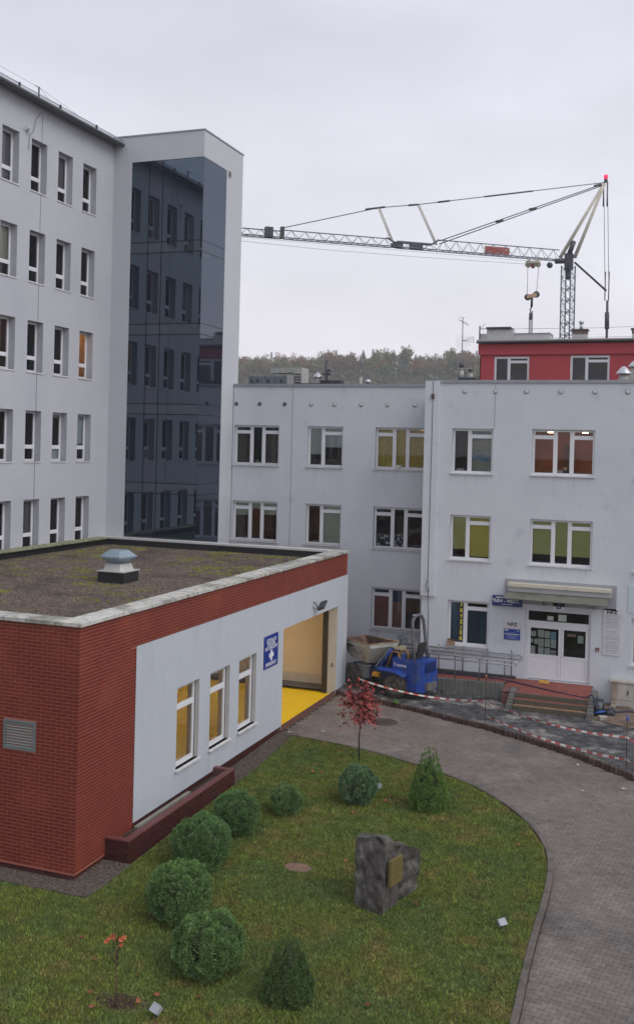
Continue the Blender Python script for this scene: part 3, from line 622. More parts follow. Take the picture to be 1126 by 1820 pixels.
q = MB(); q.box(XB-.4, XB-.01, YB+.01, YE-.03, 4.6, ZT); q.box(XL+.01, XB-.4, YB+.01, YB+.4, 4.6, ZT); q.box(XL+.01, XB-.4, 36.05, YE-.03, 4.6, ZT); q.box(XL+.01, XL+.35, YB+.4, 36.05, 4.6, ZT); q.build('parapet', MEMB, lo)
ZR = 4.93
q = MB(); q.box(XL+.3, XB-.35, YB+.35, 36.1, 4.4, ZR); q.build('roof_bed', mat('roof_soil', (.085, .07, .06), .95, .3, 3), lo)
# loose roof gravel: small stones, mossy tint varies by place
def stones(name, pts, smin, smax, m, parent=None, flat=.6, **kw):
    n = len(pts); s = rng.uniform(smin, smax, (n, 1)); base = np.array([(1, 0, 0), (-.5, .87, 0), (-.5, -.87, 0), (0, 0, 1)]); F = [(0, 1, 3), (1, 2, 3), (2, 0, 3)]
    ang = rng.uniform(0, 2*PI, n); ca, sa = np.cos(ang), np.sin(ang)
    V = np.zeros((n, 4, 3)); jit = rng.uniform(.6, 1.3, (n, 4, 1))
    b = base[None]*jit
    V[:, :, 0] = b[:, :, 0]*ca[:, None]-b[:, :, 1]*sa[:, None]; V[:, :, 1] = b[:, :, 0]*sa[:, None]+b[:, :, 1]*ca[:, None]; V[:, :, 2] = b[:, :, 2]*flat
    V = V*s[:, :, None]+pts[:, None, :]
    T = V[:, F, :].reshape(-1, 3)
    return tris(name, T, m, parent, 3, np.repeat(rng.uniform(0, 1, n), 3), **kw)
n = 60000
pts = np.stack([rng.uniform(XL+.5, XB-.55, n), rng.uniform(YB+.55, 36.02, n), np.full(n, ZR-.004)], 1)
SUB = mat('roof_substrate', (.165, .122, .098), .95, .2, 3, rnd=.55, col2=(.16, .15, .05), f2=(.62, .72), s2=1.3, d2=6, col3=(.075, .06, .055), f3=(.5, .65), s3=.6)
stones('roof_gravel', pts, .015, .045, SUB, lo, kind='stuff')
mp_ = []
for _ in range(230):
    cx_, cy_ = rng.uniform(XL+.8, XB-.8), rng.uniform(YB+1.0, 35.9)
    if noise.noise(Vector((cx_*.35, cy_*.35, 3))) < .02-.25*((cy_ > 31)): continue
    k = rng.integers(10, 45); a = rng.normal(0, .13, (k, 2)); mp_.append(np.concatenate([a*[1.6, 1]+[cx_, cy_], np.full((k, 1), ZR+.008)], 1))
stones('roof_moss', np.concatenate(mp_), .02, .045, mat('moss', (.17, .19, .03), .95, .3, 4, rnd=.4), lo, flat=.9, kind='stuff')
# roof ventilator
rv = thing('roof_ventilator', 'small square roof ventilator with pale blue cap on a black kerb, on the gravel roof', 'roof vent', (-16.2, 26.6, ZR))
cx_, cy_ = -16.2, 26.6
def frus(q, x, y, z0, z1, a, b, m=0, cut=0): 
    def ring(h, z, c): return [(x-h, y-h+c, z), (x-h+c, y-h, z), (x+h-c, y-h, z), (x+h, y-h+c, z), (x+h, y+h-c, z), (x+h-c, y+h, z), (x-h+c, y+h, z), (x-h, y+h-c, z)]
    c0, c1 = a*cut+.001, b*cut+.001
    return q.add(ring(a, z0, c0)+ring(b, z1, c1), [(i, (i+1) % 8, 8+(i+1) % 8, 8+i) for i in range(8)]+[tuple(range(8, 16)), tuple(range(7, -1, -1))], m)
MB().box(cx_-.44, cx_+.44, cy_-.44, cy_+.44, ZR-.02, ZR+.33).build('kerb', MEMB, rv)
q = MB(); frus(q, cx_, cy_, ZR+.33, ZR+.36, .47, .47); frus(q, cx_, cy_, ZR+.36, ZR+.56, .36, .30, cut=.2); q.build('collar', mat('vent_cream', (.52, .52, .50), .5, .08, 5), rv)
q = MB(); frus(q, cx_, cy_, ZR+.56, ZR+.62, .26, .26); frus(q, cx_, cy_, ZR+.62, ZR+.74, .33, .47, cut=.35); frus(q, cx_, cy_, ZR+.74, ZR+.79, .47, .47, cut=.35); frus(q, cx_, cy_, ZR+.79, ZR+.96, .45, .24, cut=.35); q.build('cap', mat('vent_blue', (.25, .32, .38), .35, .1, 6, metal=.2), rv)
# windows of the garage bay (see into the real bay)
for w in WINS: window(FX, lo, *w, LH, d=.13, room=None, fw=.07, sillout=.09, gl=GLB)
q = MB()
for a, b, c, d in WINS:    # net curtain edge inside, beige
    pass
# louvre on the brick front
lv = MB(); VF = Face('Y', YB)
a, b, c, d = VENT
for bx in ((a, a+.045, c, d), (b-.045, b, c, d), (a+.045, b-.045, c, c+.045), (a+.045, b-.045, d-.045, d)): VF.box(lv, bx[0], bx[1], -.04, .05, bx[2], bx[3])
lo_v = lv.build('louvre_frame', mat('louvre_grey', (.17, .18, .19), .5, .08, 8), lo)
q = MB(); VF.quad(q, a, b, .045, c, d); q.build('louvre_back', MEMB, lo_v)
for k in range(9):
    z = c+.075+k*.062
    q = MB(); q.add([VF.p(a+.045, -.03, z-.02), VF.p(b-.045, -.03, z-.02), VF.p(b-.045, .03, z+.03), VF.p(a+.045, .03, z+.03), VF.p(a+.045, -.03, z-.014), VF.p(b-.045, -.03, z-.014), VF.p(b-.045, .03, z+.036), VF.p(a+.045, .03, z+.036)], [(0, 1, 2, 3), (7, 6, 5, 4), (0, 4, 5, 1)])
    q.build('slat', mat('louvre_slat', (.20, .24, .235), .5, .08, 8), lo_v)
# garage bay interior
q = MB(); XI = XB-.345
CREAM = mat('bay_cream', (.64, .55, .43), .85, .04, 2); SKIRT = mat('bay_skirting', (.50, .46, .42), .7, .06, 3); FLOORY = mat('bay_floor_yellow', (.82, .54, .006), .35, .05, 2, spec=.3)
q = MB(); Xi0 = XL+.6
for (a, b, m_) in ((.0, .50, 1), (.50, 4.3, 0)):
    q.add([(Xi0, 36.05, a), (XI, 36.05, a), (XI, 36.05, b), (Xi0, 36.05, b)], [(0, 1, 2, 3)], m_)
    q.add([(Xi0, 21.5, a), (Xi0, 36.05, a), (Xi0, 36.05, b), (Xi0, 21.5, b)], [(0, 1, 2, 3)], m_)
    q.add([(XI, 21.5, a), (Xi0, 21.5, a), (Xi0, 21.5, b), (XI, 21.5, b)], [(0, 1, 2, 3)], m_)
q.add([(Xi0, 21.5, 4.3), (XI, 21.5, 4.3), (XI, 36.05, 4.3), (Xi0, 36.05, 4.3)], [(0, 1, 2, 3)], 0)
wall(Face('X', XI), 21.5, 36.05, 0, 4.3, [(w[0]-.02, w[1]+.02, w[2]-.02, w[3]+.02, .001) for w in WINS]+[(GAR[0], GAR[1], 0, GAR[3], .001)], mb=q, mi=0)
for w in WINS:
    a, b, c, d = w; u = XB-.2
    for s_ in (((a-.01, c), (a-.01, d)), ((b+.01, d), (b+.01, c)), ((b+.01, c-.01), (a-.01, c-.01)), ((a, d+.01), (b, d+.01))):
        q.add([(u, s_[0][0], s_[0][1]), (u, s_[1][0], s_[1][1]), (XI, s_[1][0], s_[1][1]), (XI, s_[0][0], s_[0][1])], [(0, 1, 2, 3)], 0)
q.build('bay_interior', [CREAM, SKIRT], lo)
MB().box(Xi0, XB-.02, 21.5, 36.05, -.3, .006).build('bay_floor', FLOORY, lo)
MB().box(XB-.02, XB+.02, GAR[0], GAR[1], -.2, .008).build('threshold', mat('threshold_rust', (.16, .07, .04), .7, .2, 8), lo)
q = MB(); q.box(XI-.2, XI-.002, GAR[1]-.02, GAR[1]+.05, 0, 3.4); q.box(XI-.2, XI-.002, GAR[0]-.12, GAR[0]+.0, 0, 3.4); q.box(XI-.3, XI-.02, GAR[0]-.1, GAR[1]+.1, 3.29, 3.65); q.build('door_track', mat('track_dark', (.035, .028, .025), .5, .1, 8), lo)
MB().box(XB-.16, XB-.13, GAR[1]-.03, GAR[1]-.001, 1.0, 1.16).build('photocell', MEMB, lo)
for y in (24.5, 28.0, 31.6, 34.2):
    q = MB(); q.box(-18.4, -16.2, y-.07, y+.07, 4.16, 4.22); q.build('strip_light', mat('strip_lamp', (.9, .88, .8), .5, emis=(1, .90, .74), es=30), lo)
# planter
q = MB(); px0, px1, py0, py1, zt = XB+.012, -11.58, 19.70, 25.3, .23; th = .16
def ringwall(q, x0, x1, y0, y1, z0, z1, th): q.box(x1-th, x1, y0, y1, z0, z1); q.box(x0, x1-th, y0, y0+th, z0, z1); q.box(x0, x1-th, y1-th, y1, z0, z1)
pl = thing('brick_planter', 'long low dark red brick planter along the white garage wall', 'planter', (-11.9, 22.5, -.2))
ringwall(q, px0, px1, py0, py1, -.5, zt-.02, th); q.build('mortar_bed', MORTARD, pl)
q = MB()
for k in range(8):
    z1 = zt-.026-k*CH; off = (k % 2)*CL/2
    for j in range(22):
        a = max(py0, py0+j*CL-off); b = min(py0+(j+1)*CL-off-JN, py1)
        if b-a > .03: q.box(px1, px1+.009, a, b, z1-CH+JN, z1, r=random.random())
    for j in range(4):
        a = max(px0, px1-(j+1)*CL+off); b = min(px1-j*CL+off-JN, px1+.005)
        if b-a > .03: q.box(a, b, py0-.009, py0, z1-CH+JN, z1, r=random.random())
q.build('brickwork', BRICKD, pl, kind='stuff')
q = MB(); tq = MB(); CAPB = mat('planter_cap', (.14, .045, .042), .5, .12, 5, rnd=.1)
for j in range(20): a = py0-.02+j*.282; q.box(px1-th-.01, px1+.02, a, a+.278, zt-.02, zt+.012, r=random.random())
q.box(px0, px1-th-.012, py0-.02, py0+th, zt-.02, zt+.012); q.box(px0, px1-th-.012, py1-th, py1, zt-.02, zt+.012); q.build('cap_bricks', CAPB, pl)
MB().box(px0, px1-th, py0+th, py1-th, -.4, .02).build('planter_soil', mat('soil', (.05, .038, .028), .95, .3, 9), pl)
MB().box(px0+.02, px0+.12, 20.9, 23.6, .0, .07).build('edging_board', mat('sill_strip', (.26, .25, .21), .8, .2, 4), pl)
# sign
BLUE = mat('sign_blue', (.012, .035, .25), .4, .05, 5); SW = mat('sign_white', (.75, .76, .8), .5, .03, 6)
sg = thing('emergency_sign', 'blue hospital emergency sign with white cross on the white garage wall', 'sign', (XB+.03, 29.05, 2.77)); FS = Face('X', XB+.035)
q = MB(); FS.box(q, 28.49, 29.60, 0, .02, 2.26, 3.27); q.build('panel', BLUE, sg)
for s_, z, sz in (('SZPITALNY', 3.10, .155), ('ODDZIAŁ', 2.985, .145), ('RATUNKOWY', 2.865, .15), ('EMERGENCY', 2.37, .15)): textmesh(s_, sz, FS, 29.05, -.003, z, SW, 'lettering', sg, bold=.004)
q = MB(); FS.box(q, 28.99, 29.13, -.004, 0, 2.47, 2.79); FS.box(q, 28.88, 28.99, -.004, 0, 2.57, 2.70); FS.box(q, 29.13, 29.24, -.004, 0, 2.57, 2.70); q.build('white_cross', SW, sg)
q = MB()
for u in (28.54, 29.55):
    for z in (2.31, 3.22): FS.box(q, u-.015, u+.015, -.006, 0, z-.015, z+.015)
q.build('screw', GALV, sg)
wl_ = thing('wall_floodlight', 'small black floodlight bracketed above the open garage bay', 'lamp', (XB, 32.8, 3.7))
q = MB(); q.tube([(XB+.012, 32.75, 3.78), (XB+.09, 32.76, 3.75), (XB+.16, 32.85, 3.60)], .018, 5); q.tube([(XB+.012, 32.72, 3.60), (XB+.1, 32.74, 3.55), (XB+.2, 32.85, 3.62)], .014, 5); q.build('bracket', DARKM, wl_)
Mx = Matrix.Translation((XB+.28, 32.95, 3.66)) @ Matrix.Rotation(.6, 4, 'X') @ Matrix.Rotation(-.5, 4, 'Y')
MB().box(-.14, .14, -.19, .19, -.04, .04, M=Mx).build('lamp_head', DARKM, wl_); MB().box(-.12, .12, -.17, .17, -.046, -.04, M=Mx).build('lens', mat('lens', (.3, .32, .35), .2, .05, 5), wl_)
# ================================================================== GROUND
def st(name, q, m, parent=None, **k): return q.build(name, m, parent, kind='structure', **k)
q = MB(); q.add([(-1500, -1500, -.75), (1500, -1500, -.75), (1500, 1500, -.75), (-1500, 1500, -.75)], [(0, 1, 2, 3)]); st('ground', q, mat('earth', (.09, .085, .06), .95, .2, .2))
CURVE = [(-12.04, 29.85), (-10.85, 29.70), (-9.26, 29.38), (-8.08, 28.98), (-6.93, 28.51), (-5.63, 27.77), (-4.51, 26.75), (-3.58, 25.51), (-3.01, 24.30), (-2.75, 23.10), (-2.66, 21.54), (-2.65, 20.03), (-2.60, 18.32), (-2.53, 16.80), (-2.45, 13), (-2.3, 9), (-2.1, 3)]
PAL = [(-12.1, 35.41), (-10.75, 34.95), (-8.80, 34.32), (-7.45, 33.67), (-6.23, 33.20), (-4.78, 32.40), (-3.48, 31.60), (-2.41, 30.77), (-1.32, 29.89), (0, 28.6), (1.6, 26.9), (3.5, 24.6), (6, 20.5), (9, 15), (11, 8), (11, 3)]
def interp(poly, y):
    for (x0, y0), (x1, y1) in zip(poly, poly[1:]):
        if y1 <= y <= y0: return x0+(x1-x0)*(y0-y)/max(1e-6, y0-y1)
    return poly[0][0] if y > poly[0][1] else poly[-1][0]
def palY(x):
    for (x0, y0), (x1, y1) in zip(PAL, PAL[1:]):
        if x0 <= x <= x1: return y0+(y1-y0)*(x-x0)/(x1-x0)
    return PAL[0][1] if x < PAL[0][0] else PAL[-1][1]
def strip(q, ys, fl, fr, fz):
    for a, b in zip(ys, ys[1:]): q.add([(fl(a), a, fz(a)), (fr(a), a, fz(a)), (fr(b), b, fz(b)), (fl(b), b, fz(b))], [(0, 1, 2, 3)])
ys = list(np.arange(3, 29.9, .15))+[29.85]
q = MB(); xl = lambda y: -26 if y < 17.93 else -11.52
strip(q, [y for y in ys if y < 17.93]+[17.929], lambda y: -26, lambda y: interp(CURVE, y)-.05, lambda y: gz(y)); strip(q, [17.93]+[y for y in ys if y > 17.93], lambda y: -11.52-.2*max(0, (y-27)/3), lambda y: interp(CURVE, y)-.05, lambda y: gz(y))
st('lawn_soil', q, mat('lawn_soil', (.085, .095, .028), .95, .25, 5, col2=(.12, .085, .035), f2=(.55, .7), s2=.8))
q = MB(); ys2 = list(np.arange(3, 35.5, .25))
strip(q, [y for y in ys2 if y < 29.85]+[29.849], lambda y: interp(CURVE, y), lambda y: interp(PAL, y), lambda y: rz(y)-.012); strip(q, [29.85]+[y for y in ys2 if y > 29.9], lambda y: XB+.02, lambda y: interp(PAL, y), lambda y: rz(y)-.012)
road = st('road', q, mat('joint_sand', (.036, .029, .024), .95, .25, 8))
q = MB(); xs_ = list(np.arange(-20, 9, .5))
def cz(x, y): return .12+.14*min(1, max(0, (-6.8-x)/2.2))*min(1, max(0, (y-35.4)/2))
for a, b in zip(xs_, xs_[1:]):
    for k in range(6):
        def pt(x, t): y = palY(x)+(41-palY(x))*t; return (x, y, cz(x, y)-.012)
        q.add([pt(a, k/6), pt(b, k/6), pt(b, (k+1)/6), pt(a, (k+1)/6)], [(0, 1, 2, 3)])
yard = st('entrance_paving', q, mat('joint_dark', (.11, .10, .095), .95, .25, 8))
# interlocking bone-shaped pavers
a_, w_, v_ = .1, .0825, .0575
BONE = [(-a_, -w_), (-.067, -w_), (-.036, -v_), (.036, -v_), (.067, -w_), (a_, -w_), (a_, w_), (.067, w_), (.036, v_), (-.036, v_), (-.067, w_), (-a_, w_)]
g_ = .0028
BONE = [(x-math.copysign(g_, x), y-math.copysign(g_, y)) for x, y in BONE]
INN = [(x-math.copysign(.006, x), y-math.copysign(.006, y)) for x, y in BONE]
def bone_geo(q, x, y, z, phi, tilt, r, j):
    c, s = math.cos(phi), math.sin(phi); vs = []
    for ring, h in ((BONE, -.02), (BONE, -.004), (INN, 0)):
        for (a, b) in ring:
            X, Y = x+a*c-b*s, y+a*s+b*c; vs.append((X, Y, z+h+tilt*(Y-y)+j[0]*a+j[1]*b))
    fs = [tuple(range(24, 36))]
    for k in range(12): fs += [(k, (k+1) % 12, 12+(k+1) % 12, 12+k), (12+k, 12+(k+1) % 12, 24+(k+1) % 12, 24+k)]
    q.add(vs, fs, 0, r)
q = MB(); bone_geo(q, 0, 0, 0, 0, 0, 0, (0, 0)); 
PAV = mat('paver_brown_grey', (.162, .135, .120), .85, .14, 9, .3, 60, rnd=.13, col2=(.105, .095, .095), f2=(.52, .74), s2=.55, col3=(.215, .185, .172), f3=(.5, .75), s3=.9)
PAVD = mat('paver_dark_wet', (.066, .066, .070), .5, .3, 6, .3, 60, rnd=.55, col2=(.30, .28, .255), f2=(.50, .72), s2=1.0, d2=10)
bone_me = q.mesh('paver', PAV)
def lay(phi, x0, x1, y0, y1, test, zf, mb, tl):
    c, s = math.cos(phi), math.sin(phi); out = []
    R = 30
    for i in range(-220, 220):
        v = i*.14
        for j in range(-160, 160):
            u = j*.2+(.1 if i % 2 else 0)
            x = -4+u*c-v*s; y = 26+u*s+v*c
            if x0 < x < x1 and y0 < y < y1 and test(x, y): out.append((x, y, zf(x, y)))
    return out
phi = math.radians(-8)
pv = lay(phi, -12.3, 6, 14.5, 35.4, lambda x, y: (x > interp(CURVE, y)-.02 if y < 29.78 else x > XB+.11) and x < interp(PAL, y)-.14 and (x+3.2) < .55*(36-y)+3, lambda x, y: rz(y)+.0, None, 0)
pv.sort(key=lambda p: p[1])
fx = lambda p: (math.hypot(p[0], p[1]))
vis = sorted([p for p in pv if -2.4 < p[0] < -.5 and 16.4 < p[1]], key=lambda p: p[1])
ind = set(vis[:300]); q = MB()
for p in pv:
    tl = (rz(p[1]+.1)-rz(p[1]-.1))/.2
    if p in ind:
        o = raw('paver', bone_me, road, loc=(p[0], p[1], p[2]+random.uniform(-.003, .003))); o.rotation_euler = (math.atan(tl)+random.gauss(0, .012), random.gauss(0, .012), phi); continue
    bone_geo(q, p[0], p[1], p[2]+random.uniform(-.002, .002), phi, tl, random.random(), (random.gauss(0, .012), random.gauss(0, .012)))
q.build('paving_stones', PAV, road, kind='stuff')
STEPBOX = (-5.95, -3.0)
def ytest(x, y):
    if y < palY(x)+.12: return False
    if -6.0 < x < -2.9 and y > 35.55: return False
    if x > -3.05 and y > 35.5-.45*(x+3.1): return False
    if x < -6 and y > 37.05: return False
    return not (x < XB+.1 and y < YE+.1) and x > -14
pv = lay(math.radians(-20), -14, 2.5, 29, 39, ytest, cz, None, 0)
q = MB()
for p in pv: bone_geo(q, p[0], p[1], p[2]+random.uniform(-.003, .003), math.radians(-20), 0, random.random(), (random.gauss(0, .02), random.gauss(0, .02)))
q.build('paving_stones', PAVD, yard, kind='stuff')
# dug-up soil at the right of the steps
q = MB(); nx = 26
for i in range(nx):
    for j in range(14):
        def pp(i, j):
            x = -3.08+i*.25; y0 = 35.5-.45*(x+3.1); y = y0+(38-y0)*j/14
            return (x, y, .12+.02*min(i, 3)/3+ (.0 if j in (0,) else .03+.09*noise.noise(Vector((x*1.3, y*1.3, 0)))+.04*noise.noise(Vector((x*5, y*5, 2)))))
        q.add([pp(i, j), pp(i+1, j), pp(i+1, j+1), pp(i, j+1)], [(0, 1, 2, 3)], smooth=True)
dirt = st('bare_soil', q, mat('dug_soil', (.17, .125, .095), .95, .3, 3, .6, 25, col2=(.10, .07, .055), f2=(.5, .7), s2=2))
# palisade kerb, each short round-topped post its own piece
kp = st('palisade_kerb_bed', MB().tube([(x, y+.0, -.2) for x, y in PAL[:10]], .05, 4), MORTARD)
Lp = [Vector((x, y, 0)) for x, y in PAL[:12]]; d = 0; segs = []
pal_m = MB()
pts12 = [(.082*math.cos(t)*(1 if abs(math.cos(t)) < .95 else .98), .082*math.sin(t)) for t in [2*PI*k/12 for k in range(12)]]
pal_m.prism(pts12, -.25, .145); pal_m.prism([(x*.9, y*.9) for x, y in pts12], .145, .155)
pal_me = pal_m.mesh('palisade_post', mat('palisade_brown', (.085, .048, .042), .85, .2, 8, .3, 50, rnd=.25, col2=(.14, .10, .09), f2=(.55, .7), s2=4))
pos = []
for a, b in zip(Lp, Lp[1:]):
    L = (b-a).length
    while d < L: pos.append(a+(b-a)*d/L); d += .168
    d -= L
for p in pos: o = raw('palisade_post', pal_me, kp, loc=(p.x, p.y+.03, rz(p.y)+random.uniform(-.006, .006))); o.rotation_euler = (0, 0, random.uniform(0, .5)); o['kind'] = 'structure' if False else ''
for o in [o for o in bpy.data.objects if o.name.startswith('palisade_post')]: del o['kind']
# concrete kerb of the lawn
KC = mat('kerb_concrete', (.125, .105, .095), .9, .2, 7, .4, 50, rnd=.12, col2=(.07, .07, .05), f2=(.5, .7), s2=2)
kb = st('lawn_kerb_bed', MB().tube([(x-.05, y, gz(y)-.2) for x, y in CURVE], .03, 4), KC)
cv = [Vector((x, y, 0)) for x, y in CURVE]; fine = []
for i in range(len(cv)-1):      # Catmull-Rom smoothing
    p0, p1, p2, p3 = cv[max(i-1, 0)], cv[i], cv[i+1], cv[min(i+2, len(cv)-1)]
    for k in range(10):
        t = k/10; fine.append(.5*((2*p1)+(-p0+p2)*t+(2*p0-5*p1+4*p2-p3)*t*t+(-p0+3*p1-3*p2+p3)*t**3))
acc = 0; cur = [fine[0]]; pieces = []
for a, b in zip(fine, fine[1:]):
    cur.append(b); acc += (b-a).length
    if acc > .98: pieces.append(cur); cur = [b]; acc = 0
for pc in pieces:
    q = MB(); vs = []
    p0, p1 = pc[0], pc[-1]
    t = (p1-p0).normalized(); p0 = p0+t*.004; pcs = [p0]+pc[1:-1]+[p1-t*.004]
    for p in pcs:
        i = pcs.index(p); dd = (pcs[min(i+1, len(pcs)-1)]-pcs[max(i-1, 0)]).normalized(); nn = Vector((-dd.y, dd.x, 0))   # towards road = +x side
        if nn.x < 0 and nn.y < 0: nn = -nn
        wk = .045 if p.y > 26 else .045+.022*min(1, (26-p.y)/2.5); z = gz(p.y)
        top = z+.035
        for (o_, zz) in ((-wk, z-.3), (-wk, top-.008), (-wk+.012, top), (wk-.012, top), (wk, top-.012), (wk, z-.3)): v = p+nn*o_; vs.append((v.x, v.y, zz))
    m_ = 6
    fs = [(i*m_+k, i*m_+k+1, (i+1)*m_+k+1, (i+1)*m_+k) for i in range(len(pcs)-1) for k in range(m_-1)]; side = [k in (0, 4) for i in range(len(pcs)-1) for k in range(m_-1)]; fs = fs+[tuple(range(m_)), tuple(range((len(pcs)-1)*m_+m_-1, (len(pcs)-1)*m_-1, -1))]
    q.add(vs, fs, 0, random.random()); q.m = [1 if j < len(side) and side[j] else 0 for j in range(len(fs))]; q.build('kerbstone', [KC, mat('kerb_shade_damp', (.045, .036, .030), .8, .3, 6)], kb)  # side faces painted darker: shade of the roadside gap, with some damp
# gravel margin round the brick building
def ing(x, y):
    if y < 18.46: return y > 17.95 and x < -11.55
    if y < 19.66: return XB+.02 < x < -11.52
    return y > 25.35 and x > XB+.02 and x < -11.5-.23*max(0, (y-27)/2.7)
pts = []
while len(pts) < 16000:
    x, y = (random.uniform(-16, -11.5), random.uniform(17.9, 19.7)) if random.random() < .72 else (random.uniform(XB, -11.4), random.uniform(25.3, 29.8))
    if ing(x, y): pts.append((x, y, gz(y)+.01+random.random()*.012))
q = MB(); q.box(-26, -11.53, 17.94, 18.6, -.6, -.285); q.box(XB-.1, -11.53, 18.6, 19.7, -.6, -.275)
for a, b in zip(np.arange(25.2, 29.8, .2), np.arange(25.4, 30, .2)): q.add([(XB-.1, a, gz(a)+.012), (-11.5, a, gz(a)+.012), (-11.5, b, gz(b)+.012), (XB-.1, b, gz(b)+.012)], [(0, 1, 2, 3)])
gb = st('gravel_bed', q, mat('gravel_bed', (.06, .048, .038), .95, .3, 10))
stones('gravel', np.array(pts), .010, .026, GRANI, None, flat=.8, kind='stuff')
q = MB(); 
for a, b in (((-26, 17.93), (-11.6, 17.93)), ((-11.6, 17.93), (-11.50, 18.2)), ((-11.50, 18.2), (-11.50, 19.68))):
    d_ = Vector((b[0]-a[0], b[1]-a[1], 0)).normalized(); n_ = Vector((-d_.y, d_.x, 0))*.02
    q.add([(a[0]-n_.x, a[1]-n_.y, -.5), (b[0]-n_.x, b[1]-n_.y, -.5), (b[0]+n_.x, b[1]+n_.y, -.5), (a[0]+n_.x, a[1]+n_.y, -.5), (a[0]-n_.x, a[1]-n_.y, -.262), (b[0]-n_.x, b[1]-n_.y, -.262), (b[0]+n_.x, b[1]+n_.y, -.262), (a[0]+n_.x, a[1]+n_.y, -.262)], [(4, 5, 6, 7), (0, 1, 5, 4), (2, 3, 7, 6)])
st('edging_strip', q, KC)
# ---- grass blades
def grass(n, x0, x1, y0, y1, hmin, hmax):
    x = rng.uniform(x0, x1, n*2); y = rng.uniform(y0, y1, n*2)
    cxs = np.array([interp(CURVE, v) for v in np.linspace(3, 30, 600)]); right = np.interp(y, np.linspace(3, 30, 600), cxs)-.07
    left = np.where(y < 17.9, -26, -11.48-.2*np.clip((y-27)/3, 0, 1)); ok = (x < right) & (x > left) & (y < 29.75)
    ok &= ~(((x+8.0)**2/.33**2+(y-20.98)**2/.24**2) < 1)
    dm = ((x+8.76)**2/.5**2+(y-14.85)**2/.32**2); ok &= ~((dm < 1) & (rng.uniform(0, 1, len(x)) < .75))
    x, y = x[ok][:n], y[ok][:n]; n = len(x)
    z = np.clip((y-31)/12.5*.3, -.3, 0); a = rng.uniform(0, 2*PI, n); h = rng.uniform(hmin, hmax, n); w = rng.uniform(.006, .015, n); l = rng.normal(0, .022, (n, 2))
    P0 = np.stack([x-np.cos(a)*w, y-np.sin(a)*w, z-.005], 1); P1 = np.stack([x+np.cos(a)*w, y+np.sin(a)*w, z-.005], 1); P2 = np.stack([x+l[:, 0], y+l[:, 1], z+h], 1)
    return np.stack([P0, P1, P2], 1).reshape(-1, 3), rng.uniform(0, 1, n)
GR = mat('grass_blades', (.170, .215, .042), .8, .30, 4.0, rnd=.5, col2=(.27, .215, .074), f2=(.48, .72), s2=1.7, d2=8, col3=(.120, .195, .052), f3=(.46, .62), s3=.8, fine=(26, .38, (1, 1, .2)), spec=.15)
c1, r1 = grass(330000, -15, -2.4, 13.2, 29.8, .025, .06); tris('grass', c1, GR, None, 3, r1, kind='stuff')
c1, r1 = grass(60000, -24, -.9, 3, 13.2, .03, .06); tris('grass', c1, GR, None, 3, r1, kind='stuff')
# ---- entrance landing, steps, ramp
ls = thing('entrance_steps', 'red-tiled landing with three worn steps in front of the white entrance door', 'steps', (-4.5, 36.8, .1))
TILE = mat('tile_red', (.26, .075, .06), .65, .12, 5, rnd=.12); NOSE = mat('step_brown', (.10, .085, .06), .8, .15, 6); TREAD = mat('tread_tan', (.30, .165, .095), .8, .18, 4, rnd=.1)
yy = [35.58, 35.88, 36.18]; zz = [.11, .26, .41, .565]
for k in range(3):
    MB().box(-5.70, -3.18, yy[k], yy[k]+.12, zz[k]-.1, zz[k+1]).build('riser', NOSE, ls)
    if k < 2:
        for j in range(7): a = -5.70+j*.36; MB().box(a, a+.356, yy[k]+.122, yy[k+1]-.002, zz[k], zz[k+1]-.004, r=random.random()+.01).build('tread_tile', TREAD if k == 0 else TILE, ls)
q = MB(); q.add([(-6.2, 36.3, .558), (-3.18, 36.3, .558), (-3.18, 37.99, .70), (-6.2, 37.99, .70)], [(0, 1, 2, 3)]); q.box(-6.2, -3.18, 36.31, 37.98, .0, .5); q.build('landing_bed', mat('grout', (.16, .08, .07), .9, .1, 9), ls)
q = MB()
for i in range(15):
    for j in range(8):
        x, y = -6.2+i*.2, 36.31+j*.208; z = .566+.142*(y-36.3)/1.69
        if x < -5.72 and y < 36.9: continue
        q.add([(x, y, z), (x+.192, y, z), (x+.192, y+.2, z+.0168), (x, y+.2, z+.0168)], [(0, 1, 2, 3)], 0, random.random())
q.build('landing_tiles', TILE, ls, kind='stuff')
PALG = mat('palisade_grey', (.15, .15, .14), .9, .18, 8, .3, 40, rnd=.12)
for (x, rng_) in ((-5.82, 7), (-3.07, 11)):
    for k in range(rng_):
        y = 35.52+k*.19; h = min(.62, .22+.15*k*.62)+.0
        MB().box(x-.10, x+.10, y, y+.18, .0, .12+h*.8, r=random.random()).build('side_block', PALG, ls)
rp = thing('access_ramp', 'red-tiled wheelchair ramp edged by grey concrete posts along the entrance wall', 'ramp', (-8.5, 37.4, .3))
def rzz(x): return .57+.13*min(1, (x+11)/5)
q = MB(); q.add([(-11, 37.02, rzz(-11)), (-6.2, 37.02, rzz(-6.2)), (-6.2, 37.99, rzz(-6.2)), (-11, 37.99, rzz(-11))], [(0, 1, 2, 3)])
q.add([(-11, 37.02, 0), (-6.2, 37.02, 0), (-6.2, 37.02, rzz(-6.2)), (-11, 37.02, rzz(-11))], [(0, 1, 2, 3)]); q.build('ramp_bed', mat('grout', (.16, .08, .07)), rp)
q = MB()
for i in range(24):
    for j in range(4):
        x = -11+i*.2; y = 37.12+j*.2; q.add([(x, y, rzz(x)+.006), (x+.192, y, rzz(x+.192)+.006), (x+.192, y+.192, rzz(x+.192)+.006), (x, y+.192, rzz(x)+.006)], [(0, 1, 2, 3)], 0, random.random())
q.build('ramp_tiles', TILE, rp, kind='stuff')
x = -11.0
